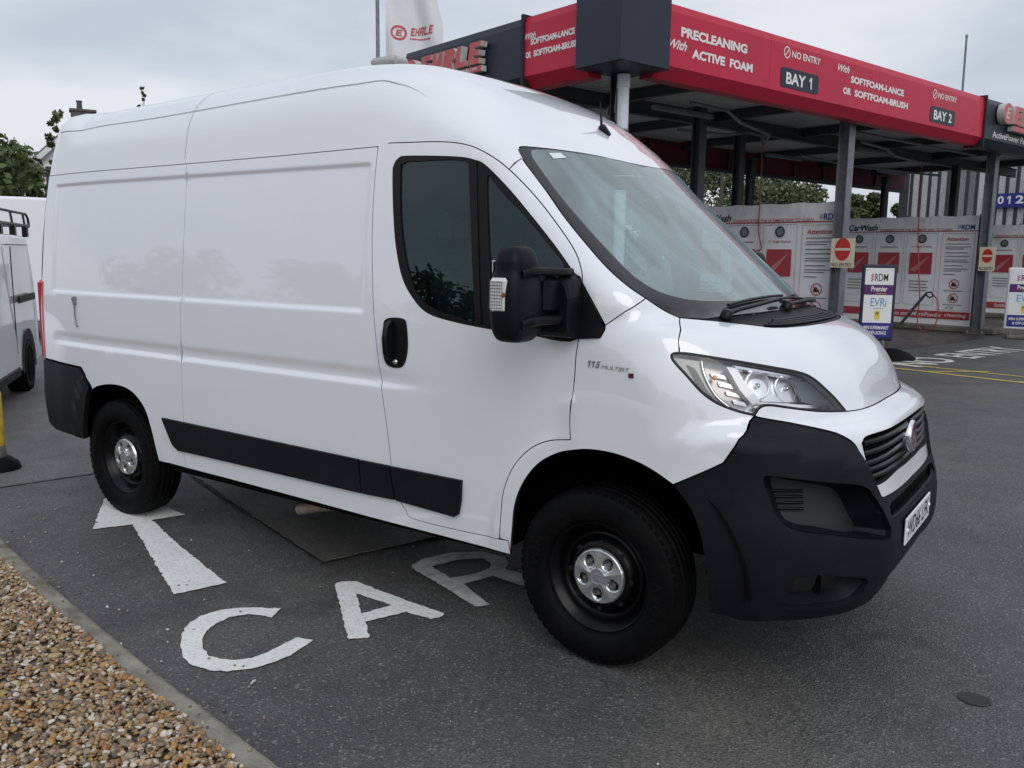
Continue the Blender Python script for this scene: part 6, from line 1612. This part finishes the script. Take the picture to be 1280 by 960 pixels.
for s in (-1, 1):
    e = [hp(s * (hw + .35), -.3, ze - .30), hp(0, -.3, za + .05), hp(0, 9.3, za + .05), hp(s * (hw + .35), 9.3, ze - .30)]; up = [(p[0], p[1], p[2] + .14) for p in e]
    mb.add(e + up, [(0, 1, 2, 3), (4, 5, 6, 7), (0, 1, 5, 4), (1, 2, 6, 5), (2, 3, 7, 6), (3, 0, 4, 7)])
rf_ = mb.build('roof', M['slate'], H)
mb = MB()
for s in (-1, 1):
    e = [hp(s * (hw + .38), -.33, ze - .52), hp(0, -.33, za - .22), hp(0, -.33, za + .08), hp(s * (hw + .38), -.33, ze - .22)]; mb.add(e + [(p[0] + gb[0] * .03, p[1] + gb[1] * .03, p[2]) for p in e], [(0, 1, 2, 3), (4, 5, 6, 7), (0, 1, 5, 4), (2, 3, 7, 6)])
mb.build('barge_board', M['render'], H)
RH = Matrix(((gd[0], gb[0], 0), (gd[1], gb[1], 0), (0, 0, 1)))
ch = MB(); ch.box(hp(.25, .6, 7.45), (1.0, .7, 1.0), rot=RH); ch.box(hp(.25, .6, 7.92), (1.12, .82, .10), rot=RH); ch = ch.build('chimney', M['brick'], rf_)
MB().lathe([(.0, .42), (.13, .42), (.14, .36), (.11, .34), (.13, 0)], hp(.12, .6, 7.96), (0, 0, 1), n=14).build('chimney_pot', M['brick'], ch)
for a, z in ((-2.4, 1.3), (1.2, 1.3), (-1.0, 4.2)):
    w_ = MB().box(hp(a, -.02, z + .6), (1.0, .08, 1.2), rot=RH).build('window', M['sign_white'], H); MB().box(hp(a, -.07, z + .6), (.84, .02, 1.04), rot=RH).build('pane', M['frit'], w_)
# dark hipped roof behind
K = thing('outbuilding', 'dark low roof just showing over the van left of its roof beacon', 'building', (-32.3, 32.4, 0))
mb = MB(); c0 = Vector((-32.3, 32.4, 0)); ax_ = Vector((.709, .705, 0)); bx_ = Vector((-.705, .709, 0))
mb.add([c0 + ax_ * a + bx_ * b + EZ * z for a, b, z in ((-2.2, -3, 10.9), (1.0, -3, 10.9), (1.0, 3, 10.9), (-2.2, 3, 10.9), (-.5, -1, 11.5), (.3, -1, 11.5), (.3, 1, 11.5), (-.5, 1, 11.5))], [(0, 1, 5, 4), (1, 2, 6, 5), (2, 3, 7, 6), (3, 0, 4, 7), (4, 5, 6, 7), (3, 2, 1, 0)]); mb.build('roof', M['slate'], K)
mb = MB(); mb.box(c0 + ax_ * -.6 + EZ * 5.4, (2.9, 5.6, 10.8), rot=Matrix((ax_, bx_, EZ)).transposed()); mb.build('wall', M['render'], K)

# ------------------------------------------------------------------ grey clad building behind the bays
M['cladding'] = mat('grey_cladding', (.030, .034, .040), rough=.5, vary=.06, vscale=1)
M['clad_dark'] = mat('dark_flashing', (.030, .033, .038), rough=.5)
B = thing('clad_building', 'grey metal clad shop building with a blue telephone sign behind the bays', 'building', W3(32, 8, 0))
mb = MB(); prof = []; v = 14.6
while v > -6:
    prof += [(v, 0), (v - .22, 0), (v - .25, .009), (v - .33, .009)]; v -= .36
V = [W3(32 - d, a, 2.85) for a, d in prof] + [W3(32 - d, a, 5.6) for a, d in prof]; k = len(prof)
mb.add(V, [(i, i + 1, k + i + 1, k + i) for i in range(k - 1)]); mb.build('cladding', M['cladding'], B)
cbox(MB(), 32, 44, -6, 14.6, 0, 5.55).build('wall', M['render'], B)
cbox(MB(), 31.9, 44.1, -6.1, 14.72, 5.55, 5.8).build('roof_edge', M['clad_dark'], B)
cbox(MB(), 31.9, 32.1, 14.42, 14.75, 0, 5.6).build('corner_flashing', M['clad_dark'], B)
cbox(MB(), 31.94, 32.0, -6, 14.4, 2.45, 2.86).build('window_head', M['clad_dark'], B)
for i in range(8):
    w_ = cbox(MB(), 31.95, 32.0, 12.9 - 2.3 * i, 10.8 - 2.3 * i, .5, 2.45).build('window', M['clad_dark'], B); cbox(MB(), 31.93, 31.945, 12.8 - 2.3 * i, 10.9 - 2.3 * i, .6, 2.4).build('pane', M['frit'], w_)
sg = cbox(MB(), 31.86, 31.9, 11.35, 4.5, 3.62, 4.13).build('shop_sign', M['navy'], B)
mb = MB(); text_on(mb, '0', W3(31.86, 10.95, 3.74), -EV, EZ, width=.22, height=.30, lift=.006, bold=.03); digit_one(mb, W3(31.86, 10.62, 3.74), -EV, EZ, .12, .30, .006); text_on(mb, '239', W3(31.86, 10.33, 3.74), -EV, EZ, width=.86, height=.30, lift=.006, bold=.03); mb.build('sign_lettering', M['white_ink'], sg)

# ------------------------------------------------------------------ flag, thin mast
F_ = thing('flag_pole', 'tall flag pole with a white flag and red logo behind the van roof', 'flag', (-19.02, 17.77, 0))
MB().tube([(-19.02, 17.77, 0), (-19.02, 17.77, 12.5)], [.075, .06], n=12).build('pole', M['galv'], F_)
M['flag'] = mat('white_flag', (.70, .71, .73), rough=.8, vary=.03)
fa = Vector((.749, .662, 0)); fn = fa.cross(EZ)
def fpt(s, z): return Vector((-18.83, 17.95, 0)) + fa * s + EZ * z + fn * (.16 * math.sin(s * 4.2 + z * .8) * min(1, s + .2) + .05 * math.sin(s * 9 + z * 2.2))
mb = MB(); ns, nz = 26, 40; V = [tuple(fpt(1.78 * i / ns * (1 - .06 * math.sin(j * .35)), 7.2 + 4.9 * j / nz)) for j in range(nz + 1) for i in range(ns + 1)]; k = ns + 1
mb.add(V, [(j * k + i, j * k + i + 1, (j + 1) * k + i + 1, (j + 1) * k + i) for j in range(nz) for i in range(ns)], 0, True); fl = mb.build('flag', M['flag'], F_)
mb = MB()
def flag_patch(poly):
    mb.add([tuple(fpt(a, b) + fn * .012) for a, b in poly], [tuple(range(len(poly)))])
n = 22
for i in range(n):
    t0, t1 = 2 * math.pi * i / n, 2 * math.pi * (i + 1) / n
    flag_patch([(.42 + .27 * math.cos(t0), 8.80 + .24 * math.sin(t0)), (.42 + .27 * math.cos(t1), 8.80 + .24 * math.sin(t1)), (.42 + .20 * math.cos(t1), 8.80 + .165 * math.sin(t1)), (.42 + .20 * math.cos(t0), 8.80 + .165 * math.sin(t0))])
def strokes(ch, x, z, w, h):
    S = {'E': ((0, 0, .3, 1), (.3, 0, 1, .22), (.3, .39, .85, .61), (.3, .78, 1, 1)), 'H': ((0, 0, .3, 1), (.7, 0, 1, 1), (.3, .39, .7, .61)), 'R': ((0, 0, .3, 1), (.3, .78, 1, 1), (.7, .45, 1, .78), (.3, .39, 1, .55), (.62, 0, .95, .39)), 'L': ((0, 0, .3, 1), (.3, 0, 1, .22))}
    for a, b, c_, d in S[ch]:
        q = [(a, b), ((a + c_) / 2, b), (c_, b), (c_, d), ((a + c_) / 2, d), (a, d)]; flag_patch([(x + w * e + .18 * h * g, z + h * g) for e, g in q])
strokes('E', .32, 8.70, .20, .20)
for i, ch in enumerate('EHRLE'): strokes(ch, .80 + .145 * i, 8.74 + .012 * i, .125, .26)
for i in range(9): flag_patch([(.78 + .075 * i, 8.62), (.84 + .075 * i, 8.62), (.845 + .075 * i, 8.67), (.785 + .075 * i, 8.67)])
mb.build('flag_logo', M['red_letter'], fl)
Mt = thing('mast', 'thin grey mast rising behind the right end of the canopy', 'mast', (-4.2, 35.6, 0)); MB().tube([(-4.2, 35.6, 0), (-4.27, 35.59, 10.4)], [.06, .04], n=8).build('pole', M['galv'], Mt)
MB().lathe([(0, .1), (.05, .08), (.06, 0)], (-4.27, 35.59, 10.36), (0, 0, 1), n=8).build('mast_cap', M['galv'], Mt)

# ------------------------------------------------------------------ small white van with roof rack at the left edge
M['paint2'] = mat('white_paint_neighbour', (.86, .88, .91), rough=.3, coat=1., coat_rough=.05)
def loft_van(name, label, org, ang, prof, wid, tum, m, rz=None):
    """simple closed van body: side profile (a,z) outline lofted across its width with a rolled edge"""
    T = thing(name, label, 'van', org, 'white vans parked at the left'); A = Vector((math.cos(ang), math.sin(ang), 0)); S = A.cross(EZ)   # S = right-hand side
    o = Vector(org); P = crom(prof + [prof[0]], 6)[:-1]; n = len(P); mb = MB(); V = []
    c_ = P.mean(0)
    st = [(-1, .0, .93), (-1, .35, .97), (-.93, .8, .99), (-.75, 1, 1.0), (.75, 1, 1.0), (.93, .8, .99), (1, .35, .97), (1, .0, .93)]
    for w, k_, sc in ((-1., 0, .955), (-.985, 0, .985), (-.93, 0, 1.), (.93, 0, 1.), (.985, 0, .985), (1., 0, .955)):
        for a, z in P:
            t = max(0, (z - 1.0)) * tum; q = c_ + (np.array([a, z]) - c_) * sc
            V.append(o + A * q[0] + S * (w * (wid / 2 - t)) + EZ * q[1])
    mb.add(V, [(j * n + i, j * n + (i + 1) % n, (j + 1) * n + (i + 1) % n, (j + 1) * n + i) for j in range(5) for i in range(n)], 0, True)
    mb.add(V[:n], [tuple(range(n))[::-1]]); mb.add(V[-n:], [tuple(range(n))])
    return T, A, S, o, mb.build('body', m, T)
sa = math.radians(144.5)
WC = Vector((-8.98, 1.15, 0)); A0 = Vector((math.cos(sa), math.sin(sa), 0)); S0 = A0.cross(EZ)      # visible side is +S0
org = WC - S0 * .80
T, A, S, o, body = loft_van('small_van', 'small white van with black roof rack cut off by the left edge', tuple(org), sa, [(-3.35, .28), (-3.42, .75), (-3.2, 1.02), (-2.55, 1.2), (-1.85, 1.74), (-1.2, 1.83), (.4, 1.83), (.72, 1.74), (.80, 1.2), (.82, .5), (.78, .28)], 1.62, .06, M['paint2'])
def wheel_simple(c_, S, R, parent):
    w = MB().lathe([(.02, .02), (.16, .0), (.19, .03), (.20, .05), (.205, .03)], c_, S, n=32).build('wheel', M['silver'], parent)
    MB().lathe([(.20, .04), (.22, .06), (R - .04, .06), (R, .02), (R, -.16)], c_, S, n=36).build('tyre', M['rubber'], w)
    for q in range(6):
        a = q * math.pi / 3; e = Vector((S.y, -S.x, 0)); p = Vector(c_) + (e * math.cos(a) + EZ * math.sin(a)) * .12 + S * .03
        MB().lathe([(0, .004), (.022, .004), (.024, 0)], p, S, n=10).build('wheel_hole', M['seam'], w)
for a in (0., -2.5):
    for s in (1, -1):
        c_ = o + A * a + S * (s * .76) + EZ * .31; wheel_simple(c_, S * s, .31, T)
        V = []; n = 20
        for i in range(n + 1):
            t = math.pi * (-.05 + 1.1 * i / n)
            for r in (.30, .43): V.append(o + A * (a + r * math.cos(t)) + S * (s * (.818 if r > .4 else .815)) + EZ * (.31 + r * math.sin(t)))
        MB().add(V, [(2 * i, 2 * i + 1, 2 * i + 3, 2 * i + 2) for i in range(n)]).build('arch_trim', M['plastic'], T)
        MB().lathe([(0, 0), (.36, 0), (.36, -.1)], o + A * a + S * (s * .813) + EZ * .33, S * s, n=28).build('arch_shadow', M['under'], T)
RS = Matrix((A, S, EZ)).transposed()
for s in (1, -1):
    MB().box(o + A * .05 + S * (s * .822) + EZ * 1.10, (1.0, .02, .085), rot=RS, bev=.006).build('side_moulding', M['plastic'], T)
    MB().box(o + A * -1.4 + S * (s * .815) + EZ * .30, (1.6, .03, .10), rot=RS, bev=.01).build('sill_trim', M['plastic'], T)
    MB().box(o + A * -.62 + S * (s * .805) + EZ * 1.1, (.012, .01, 1.2), rot=RS).build('door_gap', M['seam'], T)
    MB().box(o + A * -.1 + S * (s * .78) + EZ * 1.72, (1.3, .01, .012), rot=RS).build('roof_gap', M['gutter'], T)
o = o + A * .75
R_ = thing('roof_rack', 'black tubular roof rack on the small white van', 'roof rack', tuple(o + EZ * 1.85))
for s in (1, -1):
    b = o + S * (s * .70)
    MB().tube([b + A * -1.6 + EZ * 1.96, b + A * .45 + EZ * 1.96], .022, n=8).build('side_rail', M['steel_dark'], R_)
    MB().tube([b + A * -1.6 + EZ * 2.11, b + A * .33 + EZ * 2.11, b + A * .46 + EZ * 2.06, b + A * .50 + EZ * 1.96], .016, n=8).build('upper_rail', M['steel_dark'], R_)
    for a in (-1.4, -.65, .12):
        MB().tube([b + A * a + EZ * 2.11, b + A * (a + .1) + EZ * 1.96], .014, n=6).build('rail_strut', M['steel_dark'], R_)
        MB().box(b + A * (a + .1) + EZ * 1.885, (.12, .06, .13), rot=RS, bev=.01).build('foot', M['black'], R_)
for a in (-1.4, -.65, .12): MB().tube([o + A * a - S * .70 + EZ * 1.96, o + A * a + S * .70 + EZ * 1.96], .018, n=8).build('cross_bar', M['steel_dark'], R_)
T2, A, S, o2, b2 = loft_van('tall_van', 'tall white van behind the roof rack at the left edge', (-15.6, 4.2, 0), math.radians(80), [(-3.2, .35), (-3.3, 1.0), (-2.6, 1.35), (-1.7, 2.1), (-1.0, 2.56), (2.3, 2.56), (2.5, 2.4), (2.55, .5), (2.5, .35)], 2.0, .05, M['paint2'])
for a in (-2.3, 1.5):
    for s in (1, -1): wheel_simple(o2 + A * a + S * (s * .97) + EZ * .36, S * s, .36, T2)
# bollard
M['bollard'] = mat('yellow_bollard', (.62, .43, .03), rough=.5, dirt=(.16, .07, .03), dirt_amt=.9, dirt_scale=9)
T = thing('bollard', 'yellow bollard with black rubber foot at the left edge', 'bollard', (-5.275, -.92, 0))
MB().lathe([(0, .62), (.05, .61), (.062, .59), (.062, .12)], (-5.275, -.92, 0), (0, 0, 1), n=24).build('post', M['bollard'], T)
MB().lathe([(.064, .19), (.066, .19), (.068, .10), (.066, .09)], (-5.275, -.92, 0), (0, 0, 1), n=24).build('rust_band', M['brick'], T)
MB().lathe([(.07, .10), (.09, .10), (.15, .05), (.165, .0)], (-5.275, -.92, 0), (0, 0, 1), n=32).build('foot', M['rubber'], T)

# low green ridge on the far side of the road
M['hill'] = mat('distant_hill', (.055, .070, .045), rough=.95, vary=.35, vscale=.12)
hx = np.linspace(-320, 320, 161); hz = 4.6 + 1.6 * np.sin(hx * .031 + .6) + 1.0 * np.sin(hx * .083) + .5 * np.sin(hx * .21 + 1.) + rng.normal(0, .18, 161)
V = [(x, -95, 0) for x in hx] + [(x, -99, z * .75) for x, z in zip(hx, hz)] + [(x, -112, z) for x, z in zip(hx, hz)] + [(x, -150, 0) for x in hx]
structure(MB().add(V, [(r * 161 + i, (r + 1) * 161 + i, (r + 1) * 161 + i + 1, r * 161 + i + 1)[::-1] for r in range(3) for i in range(160)], 0, True).build('hills', M['hill']), 'low wooded ridge across the road')
# ------------------------------------------------------------------ across the road, behind the photographer: mirrored in the paint and glass
Hs = thing('street_house', 'white house across the road, seen only mirrored in the van glass', 'house', (-14, -34, 0))
mb = MB(); mb.box((-14, -34, 2.6), (9, 7, 5.2)); mb.build('wall', M['render'], Hs)
mb = MB(); mb.add([(-18.8, -37.8, 5.2), (-9.2, -37.8, 5.2), (-9.2, -30.2, 5.2), (-18.8, -30.2, 5.2), (-18.8, -34, 7.8), (-9.2, -34, 7.8)], [(0, 1, 5, 4), (3, 4, 5, 2), (0, 4, 3), (1, 2, 5)]); mb.build('roof', M['slate'], Hs)
for x in (-16.5, -11.5):
    for z in (1.4, 3.9): w_ = MB().box((x, -30.48, z), (1.3, .06, 1.2)).build('window', M['sign_white'], Hs); MB().box((x, -30.44, z), (1.1, .04, 1.0)).build('pane', M['frit'], w_)
for i, (x, y, h, r) in enumerate(((-30, -38, 7, 4), (-23, -35, 6, 3.4), (-5, -38, 6.5, 3.8), (3, -36, 5, 3.2), (11, -38, 6.5, 4), (20, -36, 6, 4), (-40, -36, 7, 4.5), (-52, -34, 8, 5))):
    tree('tree', ['broad tree', 'round tree', 'tall tree', 'low tree', 'spreading tree', 'leafy tree', 'dense tree', 'far tree'][i] + ' across the road, seen only mirrored in the van', x, y, h, r, h * .5, 2600, .28, seed=50 + i, clumps=22, group='trees across the road')
